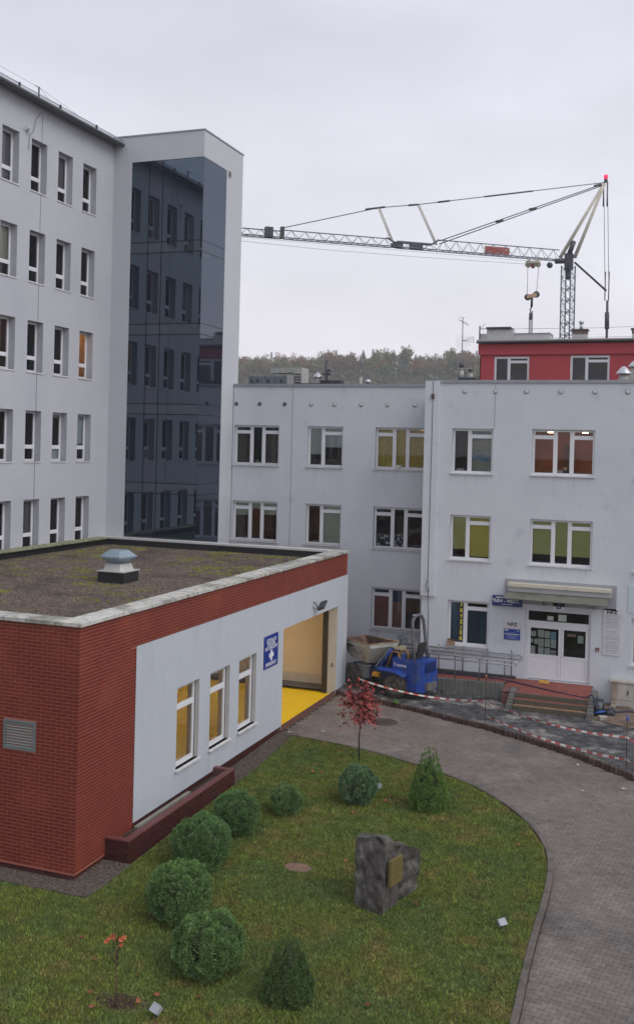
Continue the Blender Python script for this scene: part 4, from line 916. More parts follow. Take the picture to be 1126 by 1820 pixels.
while x < -6.25: MB().box(x, x+.155, 36.9, 37.1, -.1, rzz(x)+.01+random.uniform(-.004, .004), r=random.random()).build('edging_post', PALG, rp); x += .165
q = MB(); q.box(-11, -5.98, 37.82, 37.985, .4, .78); q.build('base_kerb', mat('kerb_black', (.05, .05, .055), .8, .15, 6), rp)
rl = thing('ramp_handrail', 'double stainless steel handrail loops along the wheelchair ramp', 'handrail', (-8, 37.4, .65))
for (y, xe, z0, zt, posts, ph) in ((37.0, -5.81, .66, 1.52, (-10.0, -9.05, -8.08, -7.16, -6.24), 1.0), (37.93, -5.75, .76, 1.60, (-9.8, -8.9, -7.97, -7.05, -6.14), .98)):
    q = MB(); r_a = .075
    arc = [(xe-r_a+r_a*math.sin(t), y, zt-r_a+r_a*math.cos(t)) for t in [PI*k/8 for k in range(9)]]
    q.tube([(-10.6, y, zt)]+arc+[(-10.6, y, zt-2*r_a)], .027, 7); q.build('rail', STEEL, rl)
    for x in posts: MB().tube([(x, y+(.04 if y < 37.5 else -.04), z0-.02), (x, y+(.04 if y < 37.5 else -.04), z0+ph)], .024, 6).build('post', mat('post_steel', (.22, .20, .19), .4, .1, 8, metal=.5), rl)
# ================================================================== ROOFTOP THINGS
ac = thing('air_handling_unit', 'long blue-grey air handling unit on the roof beside the tower', 'air conditioner', (-19, 44, 11.4))
UNIT = mat('unit_blue_grey', (.15, .19, .21), .5, .2, 5); UH = mat('unit_light', (.40, .41, .38), .6, .15, 5)
for a, b in ((-19.9, -19.05), (-19.03, -18.55), (-18.53, -17.9), (-17.88, -17.55)): MB().box(a, b, 44, 45.1, 11.4, 12.45).build('casing', UNIT, ac)
q = MB()
for x in (-19.75, -19.45, -18.9, -18.25, -17.8): q.tube([(x, 43.97, 12.2), (x, 43.97, 12.32), (x+.08, 43.97, 12.18)], .025, 5)
q.build('handle', DARKM, ac)
MB().box(-18.85, -17.6, 44.1, 44.8, 12.62, 12.86).build('duct', UH, ac); q = MB(); q.box(-17.6, -17.2, 44.0, 44.9, 11.4, 12.86); du = q.build('exhaust_hood', UH, ac)
q = MB()
for k in range(5): q.box(-17.56, -17.24, 43.97, 44.0, 12.0+k*.13, 12.05+k*.13)
q.build('grille', DARKM, du)
MB().box(-17.9, -17.58, 43.9, 44.0, 12.0, 12.5).build('louvre', mat('louvre_pale', (.42, .42, .40), .6, .2, 20), ac)
def cowl(name, label, x, y, z, s, ds=.55):
    t = thing(name, label, 'chimney', (x, y, z))
    q = MB(); q.box(x-.75*s, x+.75*s, y-.4, y+.4, z, z+.42*s); q.build('brick_stack', mat('stack_beige', (.30, .25, .20), .9, .25, 8), t)
    q = MB(); q.box(x-.95*s, x+1.25*s, y-.5, y+.5, z+.42*s, z+.52*s); q.build('slab', DARKM, t)
    q = MB(); q.lathe([(.16*s, z+.5*s), (.16*s, z+.85*s), (.13*s, z+.87*s)], (x, y, 0), 12); q.build('pipe', UH, t)
    q = MB(); q.lathe([(.42*ds, z+.84*s), (.40*ds, z+.90*s), (.22*ds, z+1.0*s), (.07*ds, z+1.06*s), (.05*ds, z+1.10*s), (.001, z+1.12*s)], (x, y, 0), 14); q.build('dome_cowl', GALV, t); return t
c = cowl('roof_chimney', 'dark roof chimney stack with a silver domed cowl on the wing roof', -16.4, 44, 11.6, .95)
q = MB(); q.box(-16.1, -15.8, 43.8, 44.2, 12.5, 12.58); q.box(-16.0, -15.75, 43.8, 44.2, 12.68, 12.74); q.tube([(-15.95, 44, 12.1), (-15.95, 44, 12.7)], .05, 6); q.build('flue_cap', DARKM, c)
q = MB(); q.box(-16.2, -15.2, 43.8, 44.3, 12.05, 12.25, M=None); q.build('dark_slab', DARKM, c)
t = thing('vent_pole', 'tall thin black vent pole standing beside the silver-cowled chimney', 'pole', (-15.88, 44, 11.6)); MB().tube([(-15.88, 43.7, 11.6), (-15.88, 43.7, 13.15)], .045, 6).build('pole', DARKM, t)
q = MB(); q.tube([(-15.62, 43.7, 11.9), (-15.62, 43.7, 12.9)], .02, 5); q.box(-15.7, -15.45, 43.68, 43.72, 12.86, 12.9); q.box(-15.7, -15.5, 43.68, 43.72, 12.6, 12.63); q.build('side_rod', GREYM, t)
t = thing('small_roof_vent', 'small pale cowl and pipe on the roof edge under the hill', 'roof vent', (-14.0, 44, 11.6)); q = MB(); q.tube([(-14.3, 44, 11.6), (-14.3, 44, 12.4)], .06, 7); q.build('pipe', UH, t)
q = MB(); q.lathe([(.09, 11.6), (.09, 12.15), (.17, 12.15), (.13, 12.25), (.05, 12.30), (.001, 12.32)], (-13.95, 44, 0), 12); q.build('cowl', GALV, t)
t = thing('antenna_chimney', 'low black chimney slab with two flues carrying a television antenna mast', 'chimney', (-9.1, 42, 11.5))
MB().box(-9.7, -8.5, 41.8, 42.4, 11.5, 12.02).build('stack', mat('stack_dark', (.06, .055, .05), .9, .2, 6), t); q = MB(); q.box(-9.85, -8.42, 41.7, 42.5, 12.02, 12.12); q.box(-9.3, -8.55, 41.75, 42.4, 12.14, 12.22); q.build('slab', DARKM, t)
for x, h in ((-9.2, .62), (-8.82, .38)):
    q = MB(); q.tube([(x, 42, 12.2), (x, 42, 12.2+h*.5)], .09, 8); q.tube([(x, 42, 12.2+h*.5), (x, 42, 12.2+h*.75)], .06, 8); f_ = q.build('flue', UH, t); MB().tube([(x, 42, 12.2+h*.75), (x, 42, 12.2+h)], .11, 8).build('flue_cap', DARKM, f_)
t = thing('antenna_mast', 'thin mast with yagi and grid television antennas on the roof', 'antenna', (-9.2, 42, 12.3))
AN = mat('antenna_grey', (.28, .28, .29), .5, .1, 9)
q = MB(); q.tube([(-9.2, 42, 12.2), (-9.2, 42, 14.75)], .022, 5); q.build('mast', AN, t)
q = MB(); q.tube([(-9.35, 42, 14.66), (-8.95, 41.9, 14.45)], .012, 4)
for k in range(6): a = Vector((-9.35+.075*k, 42-.02*k, 14.66-.04*k)); q.tube([a+Vector((-.04, -.12, .07)), a+Vector((.04, .12, -.07))], .007, 3)
q.tube([(-9.38, 42, 14.78), (-9.08, 42, 14.76)], .008, 3); q.build('yagi_antenna', AN, t)
q = MB()
for s_ in (1, -1): q.tube([(-9.2, 42, 13.78), (-8.72, 41.95, 13.83+.12*s_)], .012, 4)
q.tube([(-8.72, 41.95, 13.95), (-8.72, 41.95, 13.70)], .012, 4); q.tube([(-9.2, 42, 13.78), (-8.72, 41.95, 13.83)], .01, 4)
for k in range(7): xx = -9.45+.09*k; q.tube([(xx, 42.05, 13.45+.03*abs(k-3)), (xx, 42.05, 14.08-.03*abs(k-3))], .004, 3)
q.build('grid_antenna', AN, t)
for i, (x, z, s, lb_) in enumerate([(-2.62, 12.0, .56, 'silver mushroom cowl on a roof duct, the nearer of the pair at the right edge'), (-2.28, 12.42, .46, 'silver mushroom cowl set higher behind the other at the right edge')]):
    t = thing('silver_cowl', lb_, 'roof vent', (x, 42+i, z)); y = 41.5+i
    q = MB(); q.lathe([(.34*s, z), (.34*s, z+.45*s), (.30*s, z+.5*s)], (x, y, 0), 14); q.build('pipe', UH, t)
    q = MB(); q.lathe([(.30*s, z+.55*s), (.55*s, z+.58*s), (.53*s, z+.66*s), (.25*s, z+1.0*s), (.1*s, z+1.12*s), (.001, z+1.15*s)], (x, y, 0), 16); q.build('cowl', GALV, t)
    q = MB(); q.box(x-.4*s, x+.4*s, y-.35*s, y+.35*s, 11.4, z+.12); q.build('base', UH, t)

# ================================================================== CRANE
cr_ = thing('construction_crane', 'slender self-erecting tower crane with a long lattice jib against the overcast sky', 'crane', (-9.9, 85, 0))
CB = mat('crane_blue_grey', (.10, .13, .18), .5, .15, 3); CW_ = mat('crane_cream', (.50, .47, .40), .5, .12, 3); CD = mat('crane_dark', (.05, .055, .065), .5, .2, 4)
def V(*a): return Vector(a)
def lattice(q, A, B, w, h, n, r, up=V(0, 0, 1), tri=True):
    d = (B-A).normalized(); s = d.cross(up).normalized(); u = s.cross(d).normalized()
    ch = [V(0, 0, 0)+s*w/2, -s*w/2, u*h] if tri else [s*w/2+u*h/2, -s*w/2+u*h/2, -s*w/2-u*h/2, s*w/2-u*h/2]
    for c in ch: q.tube([A+c, B+c], r*1.5, 4, smooth=False)
    L = (B-A).length
    for k in range(n):
        a = A+d*(L*k/n); b = A+d*(L*(k+1)/n); m = (a+b)/2
        if tri:
            for c in ch[:2]: q.tube([a+c, m+ch[2], b+c], r*.75, 3, caps=False, smooth=False)
            q.tube([a+ch[0], b+ch[1]], r*.6, 3, caps=False, smooth=False); q.tube([a+ch[0], a+ch[1]], r*.6, 3, caps=False, smooth=False)
        else:
            for i in range(4):
                c0, c1 = ch[i], ch[(i+1) % 4]; q.tube([a+c0, m+c1, b+c0], r*.8, 3, caps=False, smooth=False)
                q.tube([a+c0, a+c1], r*.6, 3, caps=False, smooth=False)
q = MB(); lattice(q, V(-9.88, 85.2, 0), V(-9.98, 85.2, 24.6), .82, .82, 26, .045, V(.35, .94, 0), False); q.build('mast', CB, cr_)
foot, tip = V(-10.7, 84.8, 25.02), V(-35.9, 66.9, 25.05)
dj = (tip-foot).normalized(); Lj = (tip-foot).length
def J(x): return foot+dj*((foot.x-x)/-dj.x)      # point on jib axis at world x
secs = [(-10.7, -19.45, .85), (-19.5, -22.2, .5), (-22.6, -29.6, .62), (-29.8, -35.9, .52)]
for a, b, h in secs:
    q = MB(); n = max(3, int((J(b)-J(a)).length/1.02)); lattice(q, J(a), J(b), .62, h, n, .032); q.build('jib_section', CB if a > -23 else CD, cr_)
up = V(0, 0, 1)
q = MB(); q.tube([J(-19.35)+up*.85, J(-19.9)+up*.4, J(-22.4)+up*.4, J(-22.9)+up*.7], .07, 5); q.build('folding_link', CD, cr_)
for w_, h_, x_ in ((.45, .3, -22.2), (.5, .35, -20.9), (.3, .75, -30.6), (.12, .85, -29.75)):
    q = MB(); q.box(-w_, w_, -.22, .22, -.03, h_, M=Matrix.Translation(J(x_)) @ Matrix.Rotation(.68, 4, 'Z')); q.build('folding_joint', CD, cr_)
apex = V(-7.35, 87.15, 31.8)
sA, sAt, sB, sBt = J(-22.5)+up*.4, V(-23.48, 75.75, 28.02), J(-19.5)+up*.45, V(-20.82, 77.63, 28.55)
for a, b in ((sA, sAt), (sB, sBt)):
    q = MB(); s_ = V(.6, .8, 0)*.09
    for k in (-1, 1): q.tube([a+s_*k, b+s_*k], .045, 5)
    for k in range(1, 9): p = a+(b-a)*k/9; q.tube([p-s_, p+s_], .03, 3)
    q.build('jib_strut', CW_, cr_)
q = MB(); q.tube([J(-29.8)+up*.75, sAt, sBt, apex], .035, 5); 
for p in (J(-29.8)+up*.75, sAt): pass
q.tube([sAt+(sBt-sAt)*.0+V(-.9, -.6, -.22), sAt+V(.4, .3, .1)], .08, 5); q.tube([sBt+(apex-sBt)*.10, sBt+(apex-sBt)*.16], .08, 5); q.tube([sBt+(apex-sBt)*.34, sBt+(apex-sBt)*.60], .065, 5); q.tube([sBt+(sAt-sBt)*.25, sBt], .08, 5); q.build('upper_tie', CD, cr_)
q = MB()
for k in (-.12, .12): q.tube([J(-19.3)+up*.65+V(0, 0, k), apex+V(-.3, -.2, -.25+k*.5)], .04, 5)
for t_ in (.35, .55, .95): p = J(-19.3)+up*.65+(apex-(J(-19.3)+up*.65))*t_; q.tube([p-V(.25, .2, .1), p+V(.25, .2, .1)], .10, 5)
q.build('lower_tie', CD, cr_)
q = MB(); s_ = V(.55, -.8, 0).normalized()
for k in (-1, 1): q.tube([V(-10.25, 85.1, 25.3)+V(.55*k+.2, .2*k, 0), V(-7.45, 87.1, 31.7)+V(.03*k, 0, 0)], [.17, .13], 6)
q.build('a_frame', CW_, cr_)
q = MB(); q.box(-.33, .33, -.33, .33, 0, 1.3, M=Matrix.Translation((-9.95, 85.2, 24.3))); q.tube([(-9.9, 85, 25.6), (-9.6, 85.2, 26.6)], .22, 6); q.tube([(-11.0, 84.7, 24.95), (-10.3, 85, 25.0)], .22, 6); q.lathe([(0, -.1), (.24, -.1), (.24, .1), (0, .1)], (-11.4, 84.5, 24.6), 12, M=Matrix.Rotation(PI/2, 4, 'X')); q.tube([(-10.0, 85.2, 24.4), (-10.0, 85.2, 23.5)], .2, 5); q.build('slewing_head', CD, cr_)
q = MB()
for k in (-.15, .15): q.tube([apex+V(k, 0, -.1), V(-7.05+k, 87.4, 22.9)], .03, 4); q.tube([apex+V(k, 0, .05), apex+V(k, 0, -2.0)], .07, 4); q.tube([(-7.05+k, 87.4, 24.4), (-7.05+k, 87.4, 22.0)], .06, 4)
q.build('back_stay', CD, cr_)
q = MB(); q.tube([(-7.0, 87.4, 22.0), (-6.98, 87.4, 20.8), (-6.9, 87.4, 0)], .11, 5); q.tube([(-7.0, 87.4, 21.0), (-6.98, 87.4, 19.6)], .20, 5); q.build('counter_line', CD, cr_)
q = MB(); q.tube([(-9.5, 85.3, 24.9), (-7.1, 87.3, 22.8)], .09, 5); q.build('brace', CD, cr_)
q = MB(); q.tube([apex+V(0, 0, 0), apex+V(0, 0, .3)], .15, 6); lp = q.build('apex_head', CD, cr_)
MB().tube([apex+V(0, 0, .32), apex+V(0, 0, .62)], .17, 8).build('warning_lamp', mat('warning_red', (.5, .02, .05), .3, emis=(1, .03, .10), es=1.6), lp)
bn = MB(); a, b = J(-15.85)+V(-.2, -.36, 0), J(-14.1)+V(-.2, -.36, 0); bn.add([a+up*-.02, b+up*-.02, b+up*.66, a+up*.66], [(0, 1, 2, 3)]); bn.add([a+up*-.02+V(-.02, .02, 0), b+up*-.02+V(-.02, .02, 0), b+up*.66+V(-.02, .02, 0), a+up*.66+V(-.02, .02, 0)], [(3, 2, 1, 0)])
bn.build('banner', mat('banner_red', (.30, .06, .05), .6, .1, 3, col2=(.36, .22, .20), f2=(.54, .6), s2=3.4, stretch=(1, 1, 3)), cr_)
tr = J(-12.6)
q = MB(); q.box(-.55, .55, -.3, .3, -.45, -.25, M=Matrix.Translation(tr)); q.tube([tr+V(-.55, 0, .1), tr+V(-.2, 0, -.3), tr+V(.2, 0, -.3), tr+V(.5, 0, .1)], .09, 5)
for k in (-.4, .4): q.lathe([(0, -.1), (.24, -.1), (.24, .1), (0, .1)], tr+V(k, 0, -.5), 12, M=Matrix.Rotation(PI/2, 4, 'X'))
trl = q.build('trolley', CW_, cr_); MB().lathe([(.001, -.85), (.16, -.75), (.2, -.6), (.1, -.5)], tr, 10).build('trolley_hub', mat('hub_rust', (.30, .10, .06), .6), trl)
hk = V(-12.62, 83.4, 21.95)
q = MB(); q.tube([tr+V(-.42, 0, -.5), hk+V(-.38, 0, .1)], .022, 3); q.tube([tr+V(.48, 0, -.5), hk+V(.36, 0, .15)], .022, 3); q.tube([J(-35.9)+up*-.35, J(-27)+up*-.62, J(-20)+up*-.62, tr+V(-.5, 0, -.45)], .015, 3); q.tube([J(-35.9)+up*-.15, J(-24)+up*-.2, J(-15)+up*-.25, tr+V(-.4, 0, -.2)], .012, 3); q.build('hoist_rope', CD, cr_)
q = MB()
for k in (-.34, .36): q.lathe([(0, -.12), (.26, -.12), (.26, .12), (0, .12)], hk+V(k, 0, k*.3), 12, M=Matrix.Rotation(PI/2, 4, 'X'))
hb = q.build('hook_block', CD, cr_); MB().box(-.4, .4, -.16, .16, -.16, .14, M=Matrix.Translation(hk) @ Matrix.Rotation(-.17, 4, 'Y')).build('block_plate', mat('block_stripe', (.55, .36, .22), .6, .25, 3), hb)
q = MB(); q.tube([hk+V(0, 0, -.2), hk+V(0, 0, -.9)], .11, 6); q.tube([hk+V(0, 0, -.9), hk+V(-.12, 0, -1.15), hk+V(-.02, 0, -1.4), hk+V(.1, 0, -1.25)], .06, 5); q.build('hook', CD, hb)
ld = thing('hanging_load', 'pair of long pale bars hanging upright from the crane hook', 'load', (-12.66, 83.4, 16.5)); q = MB()
for k in (-.09, .10): q.box(-12.66+k-.06, -12.66+k+.06, 83.3, 83.5, 16.8, 20.2)
q.build('bar', mat('bar_pale', (.42, .43, .45), .5, .1, 3), ld); MB().tube([(-12.66, 83.4, 20.0), (-12.66, 83.4, 20.55)], .17, 6).build('sling', CD, ld)

# ================================================================== WOODED HILL
q = MB(); NX, NY = 46, 14
def hz(x, y): t = min(1, max(0, (y-300)/215)); return -1+(49.0+3.0*noise.noise(Vector((x/90, 1, 0)))+2.2*math.sin(x/31))*t*t*(3-2*t)-(max(0, y-530)*.02)
for i in range(NX):
    for j in range(NY):
        P_ = lambda i, j: (-420+i*14, 290+j*24, hz(-420+i*14, 290+j*24)); q.add([P_(i, j), P_(i+1, j), P_(i+1, j+1), P_(i, j+1)], [(0, 1, 2, 3)], smooth=True)
hill = st('hill', q, mat('hill_floor', (.05, .045, .03), .95, .3, .05))
LEAFM = {'russet': mat('leaf_russet', (.19, .105, .04), .9, .3, .35, rnd=.35), 'olive': mat('leaf_olive', (.15, .135, .04), .9, .3, .35, rnd=.35), 'brown': mat('leaf_brown', (.17, .11, .055), .9, .25, .35, rnd=.35), 'green': mat('leaf_green', (.075, .115, .04), .9, .25, .35, rnd=.35), 'fir': mat('leaf_fir', (.022, .046, .028), .9, .25, .35, rnd=.3)}
BARK = mat('bark_grey', (.09, .075, .06), .95, .25, 6)
def crown_soup(kind, seed):
    r = np.random.default_rng(seed); T = []
    if kind == 'fir':
        for k in range(900):
            t = r.uniform(0, 1)**.8; z = 2+13*t; R = (1-t)**.9*3.1*r.uniform(.5, 1.05)*(1+.25*math.sin(t*38)); a = r.uniform(0, 2*PI)
            c = np.array([R*math.cos(a), R*math.sin(a), z-R*.25]); s = r.uniform(.25, .6); T.append(c+r.normal(0, s*.6, (3, 3))*[1, 1, .5])
    else:
        cl = [(r.normal(0, 1, 3)) for _ in range(26)]; cl = [c/np.linalg.norm(c)*r.uniform(.45, 1)*np.array([4.1, 4.1, 4.6])+[0, 0, 7.2] for c in cl]
        for k in range(1300):
            c = cl[r.integers(len(cl))]; d = r.normal(0, 1, 3); d /= np.linalg.norm(d); p = c+d*r.uniform(.6, 1.0)*1.45; s = r.uniform(.2, .42); T.append(p+r.normal(0, s, (3, 3)))
    return np.array(T).reshape(-1, 3)
def soup_mesh(name, T, m, seed=0):
    n = len(T)//3; me = bpy.data.meshes.new(name); me.vertices.add(len(T)); me.vertices.foreach_set('co', T.astype(np.float32).ravel()); me.loops.add(n*3); me.loops.foreach_set('vertex_index', np.arange(n*3, dtype=np.int32)); me.polygons.add(n); me.polygons.foreach_set('loop_start', np.arange(0, n*3, 3, dtype=np.int32)); me.materials.append(m)
    a = me.attributes.new('rnd', 'FLOAT', 'FACE'); a.data.foreach_set('value', np.random.default_rng(seed).uniform(0, .25 if name == 'crown' else 1, n).astype(np.float32)); me.update(calc_edges=True); return me
shapes = {'b': [crown_soup('b', s) for s in range(3)], 'f': [crown_soup('fir', 9), crown_soup('fir', 10)]}
crown_me = {k: [soup_mesh('crown', t, LEAFM[k], i) for i, t in enumerate(shapes['f' if k == 'fir' else 'b'])] for k in LEAFM}
tq = MB(); tq.tube([(0, 0, -2), (0, 0, 4), (.2, .1, 8), (0, 0, 11)], [.4, .3, .18, .06], 5); tq.tube([(0, 0, 4), (1.6, .6, 8)], [.16, .05], 4); tq.tube([(.1, 0, 5), (-1.5, -.4, 8.5)], [.15, .05], 4); trunk_me = tq.mesh('trunk', BARK)
LAB = {'russet': 'russet autumn broadleaf tree in the hazy wood on the far hill', 'olive': 'olive-yellow autumn broadleaf tree in the hazy wood on the far hill', 'brown': 'brown thinning broadleaf tree in the hazy wood on the far hill', 'green': 'dull green broadleaf tree in the hazy wood on the far hill', 'fir': 'dark pointed fir tree in the hazy wood on the far hill'}
def hill_tree(x, y, kind, s):
    g = 'trees of the wood on the hill, '+kind
    t = thing('fir_tree' if kind == 'fir' else 'broadleaf_tree', LAB[kind], 'tree', (x, y, hz(x, y)-.5), g); t.rotation_euler = (0, 0, random.uniform(0, 6)); t.scale = (s*random.uniform(.9, 1.15), s, s*random.uniform(.9, 1.15))
    for nm, me in (('crown', random.choice(crown_me[kind])), ('trunk', trunk_me)):
        o = bpy.data.objects.new(nm, me); COL.objects.link(o); o.parent = t
rr = random.Random(4)
for row, y in enumerate((536, 518, 500, 482, 466)):
    x = -262.0
    while x < -92:
        pf = .62 if -168 < x < -118 and row < 4 else (.4 if x > -118 else .10)
        k = 'fir' if rr.random() < pf else rr.choice(('russet', 'brown', 'olive', 'green', 'green', 'brown', 'olive', 'russet'))
        hill_tree(x*y/500+rr.uniform(-1.5, 1.5), y+rr.uniform(-6, 6), k, rr.uniform(.75, 1.15)*(.85 if row == 0 else .92)*(.8 if k == 'fir' else 1)); x += rr.uniform(4.6, 6.8)*(.8 if k == 'fir' else 1)

nu = 16000; ux = rng.uniform(-330, -60, nu); uy = rng.uniform(425, 545, nu); uz = np.array([hz(a, b) for a, b in zip(ux, uy)])+rng.uniform(0, 1, nu)**1.5*7
tc = np.stack([ux, uy, uz], 1)[:, None, :]+rng.normal(0, .75, (nu, 3, 3)); tris('undergrowth', tc.reshape(-1, 3), mat('undergrowth_brown', (.12, .10, .05), .9, .3, .1, rnd=.12, col2=(.05, .065, .03), f2=(.45, .6), s2=.05), None, 3, rng.uniform(0, 1, nu), kind='stuff')
# ================================================================== GARDEN PLANTS
def shrub_soup(R, H, kind, n, seed, leaf):
    r = np.random.default_rng(seed); nc = {'ball': 165, 'mugo': 105, 'cone': 380, 'ball_lumpy': 95}[kind]
    U = (np.arange(nc)+r.uniform(.1, .9, nc))/nc; A = np.arange(nc)*2.39996+r.uniform(-.5, .5, nc); C = []; Nn = []
    for k in range(nc):
        a = A[k]
        if kind == 'cone':
            t = 1-math.sqrt(1-U[k]*.985); prof = (1-t)**.74*(1.0 if t > .15 else .74+.26*t/.15)*(1+.10*math.sin(t*26+a*.8)); x, y, z = R*prof*.92*math.cos(a), R*prof*.92*math.sin(a), H*(.02+.96*t); nn = np.array([math.cos(a), math.sin(a), .35])
        else:
            ph = math.acos(1-1.9*U[k]); irr = 1+.07*math.sin(3*a+seed)+.05*math.sin(5*ph+seed); x, y, z = R*irr*.9*math.sin(ph)*math.cos(a), R*irr*.9*math.sin(ph)*math.sin(a), H*.54+H*.46*math.cos(ph)*irr; nn = np.array([math.sin(ph)*math.cos(a), math.sin(ph)*math.sin(a), math.cos(ph)])
        C.append((x, y, max(z, .02))); Nn.append(nn/np.linalg.norm(nn))
    C = np.array(C); Nn = np.array(Nn); cr = {'ball': .135, 'mugo': .15, 'cone': .088, 'ball_lumpy': .19}[kind]*R/.7
    crs = cr*r.uniform(.6, 1.3, nc); C = C*(1+(.25 if kind == 'cone' else 1)*r.uniform(-.06, .05, (nc, 1))*[1, 1, .4])
    if kind == 'cone': crs = crs*(.12+1.05*(1-C[:, 2]/H))
    idx = r.integers(0, nc, n); d = r.normal(0, 1, (n, 3)); d /= np.linalg.norm(d, axis=1)[:, None]; d = d+Nn[idx]*.75; d /= np.linalg.norm(d, axis=1)[:, None]
    P = C[idx]+d*crs[idx][:, None]*r.uniform(.72, 1.08, (n, 1))
    P[:, 2] = np.maximum(P[:, 2], .02)
    # spray: elongated triangle pointing outwards/up
    up = d+np.array([0, 0, .35])+r.normal(0, .35, (n, 3)); up /= np.linalg.norm(up, axis=1)[:, None]; sd = np.cross(up, r.normal(0, 1, (n, 3))); sd /= np.linalg.norm(sd, axis=1)[:, None]
    l = leaf*r.uniform(.5, 1.2, (n, 1))*((.35+.7*(1-P[:, 2:3]/H)) if kind == 'cone' else 1); w = l*.30
    T = np.stack([P-sd*w, P+sd*w, P+up*l], 1).reshape(-1, 3)
    rad = np.percentile(np.hypot(T[:, 0], T[:, 1]), 99.3); T[:, :2] *= R/rad; lo_, hi_ = np.percentile(T[:, 2], .3), (T[:, 2].max() if kind == 'cone' else np.percentile(T[:, 2], 99.7)); T[:, 2] = (T[:, 2]-lo_)*H/(hi_-lo_)
    return T
def shrub(name, label, x, y, R, H, kind, m, n, seed, leaf=.05, cat='shrub', group=None, core=None):
    z = gz(y); t = thing(name, label, cat, (x, y, z), group)
    T = shrub_soup(R, H, kind, int(n*1.75), seed, leaf*.74)+[x, y, z]
    raw('foliage', soup_mesh('foliage', T, m, seed), t)
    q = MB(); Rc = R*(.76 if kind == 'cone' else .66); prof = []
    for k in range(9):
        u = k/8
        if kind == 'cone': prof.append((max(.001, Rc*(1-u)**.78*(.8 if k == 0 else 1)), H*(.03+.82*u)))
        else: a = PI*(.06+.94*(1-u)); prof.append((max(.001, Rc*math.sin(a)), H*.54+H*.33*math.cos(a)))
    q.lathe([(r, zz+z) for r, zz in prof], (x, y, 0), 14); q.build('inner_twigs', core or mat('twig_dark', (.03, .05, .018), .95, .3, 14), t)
    MB().tube([(x, y, z-.1), (x, y, z+H*.4)], .05, 6).build('stem', BARK, t)
THU = mat('thuja_green', (.135, .235, .075), .75, .25, 5, rnd=.5, col2=(.225, .33, .13), f2=(.5, .75), s2=7, spec=.2); THD = mat('thuja_dark', (.115, .215, .07), .75, .25, 5, rnd=.5, col2=(.18, .28, .12), f2=(.5, .75), s2=7, spec=.2)
MUG = mat('pine_blue_green', (.125, .225, .10), .75, .25, 5, rnd=.4, col2=(.22, .31, .18), f2=(.5, .7), s2=8, spec=.2); SPR = mat('spruce_green', (.14, .25, .055), .8, .25, 5, rnd=.42, col2=(.26, .32, .10), f2=(.55, .75), s2=6, spec=.15); SPD = mat('spruce_dark', (.10, .165, .055), .8, .25, 5, rnd=.45, spec=.15)
G1 = 'clipped round evergreen bushes on the lawn'
shrub('round_bush', 'smallest round clipped bush, alone on the lawn beyond the planter end', -9.45, 23.82, .46, .74, 'ball', THU, 11000, 1, .045, group=G1)
shrub('round_bush', 'round clipped bush nearest the far end of the planter', -10.09, 22.2, .60, 1.00, 'ball', THD, 20000, 2, .05, group=G1)
shrub('round_bush', 'lumpy uneven round bush, second from the far end of the planter', -10.06, 20.32, .69, 1.08, 'ball_lumpy', THD, 24000, 3, .052, group=G1)
shrub('round_bush', 'bright green round clipped bush nearest the brick corner', -9.33, 17.9, .68, 1.10, 'ball', THU, 30000, 4, .052, group=G1)
shrub('round_bush', 'largest round clipped bush, nearest the camera in the row', -7.91, 16.34, .70, 1.00, 'ball', THU, 34000, 5, .055, group=G1)
shrub('dwarf_pine', 'loose blue-green dwarf pine in front of the red maple', -7.99, 25.2, .57, .98, 'mugo', MUG, 16000, 6, .06)
shrub('cone_spruce', 'pointed cone-shaped spruce at the lawn edge by the curved road', -6.17, 25.54, .53, 1.62, 'cone', SPR, 30000, 7, .045)
shrub('cone_spruce', 'dark cone-shaped spruce at the bottom of the lawn near the camera', -6.25, 16.04, .46, 1.13, 'cone', SPD, 30000, 8, .04)
# leaf shape: five-pointed maple leaf
def leaf_pts(s): return [(0, -.3*s), (.28*s, -.22*s), (.5*s, -.02*s), (.26*s, .1*s), (.34*s, .42*s), (.1*s, .26*s), (0, .62*s), (-.1*s, .26*s), (-.34*s, .42*s), (-.26*s, .1*s), (-.5*s, -.02*s), (-.28*s, -.22*s)]
def leaf_q(q, p, s, R): q.add([R @ Vector((a, b, 0))+Vector(p) for a, b in leaf_pts(s)], [tuple(range(12))], 0, random.random())
MAP = mat('maple_red', (.30, .055, .05), .6, .2, 5, rnd=.45, col2=(.32, .085, .07), f2=(.5, .7), s2=3, spec=.3)
mz = gz(28.38); mt = thing('maple_sapling', 'young maple with red autumn leaves on a thin dark stem beside the road', 'tree', (-8.98, 28.38, mz))
tw_ = mat('twig_brown', (.045, .030, .025), .8, .2, 9)
MB().tube([(-8.98, 28.38, mz-.1), (-9.0, 28.38, .55), (-8.97, 28.36, .95), (-9.04, 28.37, 1.35), (-9.1, 28.38, 1.9)], [.028, .024, .020, .016, .008], 6).build('trunk', tw_, mt)
q = MB(); lq = MB(); rm_ = random.Random(11)
tips = []
for k in range(22):
    a = rm_.uniform(0, 2*PI); z0 = rm_.uniform(1.0, 1.9); L_ = rm_.uniform(.25, .58)*(1.25-.4*(z0-1)); dz = rm_.uniform(.05, .35)
    p0 = Vector((-9.0-.05*(z0-1), 28.38, z0)); p1 = p0+Vector((math.cos(a)*L_*.6, math.sin(a)*L_*.6, dz)); p2 = p0+Vector((math.cos(a)*L_, math.sin(a)*L_, dz*.6-.1))
    q.tube([p0, p1, p2], [.008, .006, .003], 4); tips += [p1, p2, (p1+p2)/2, p0+(p1-p0)*.6]
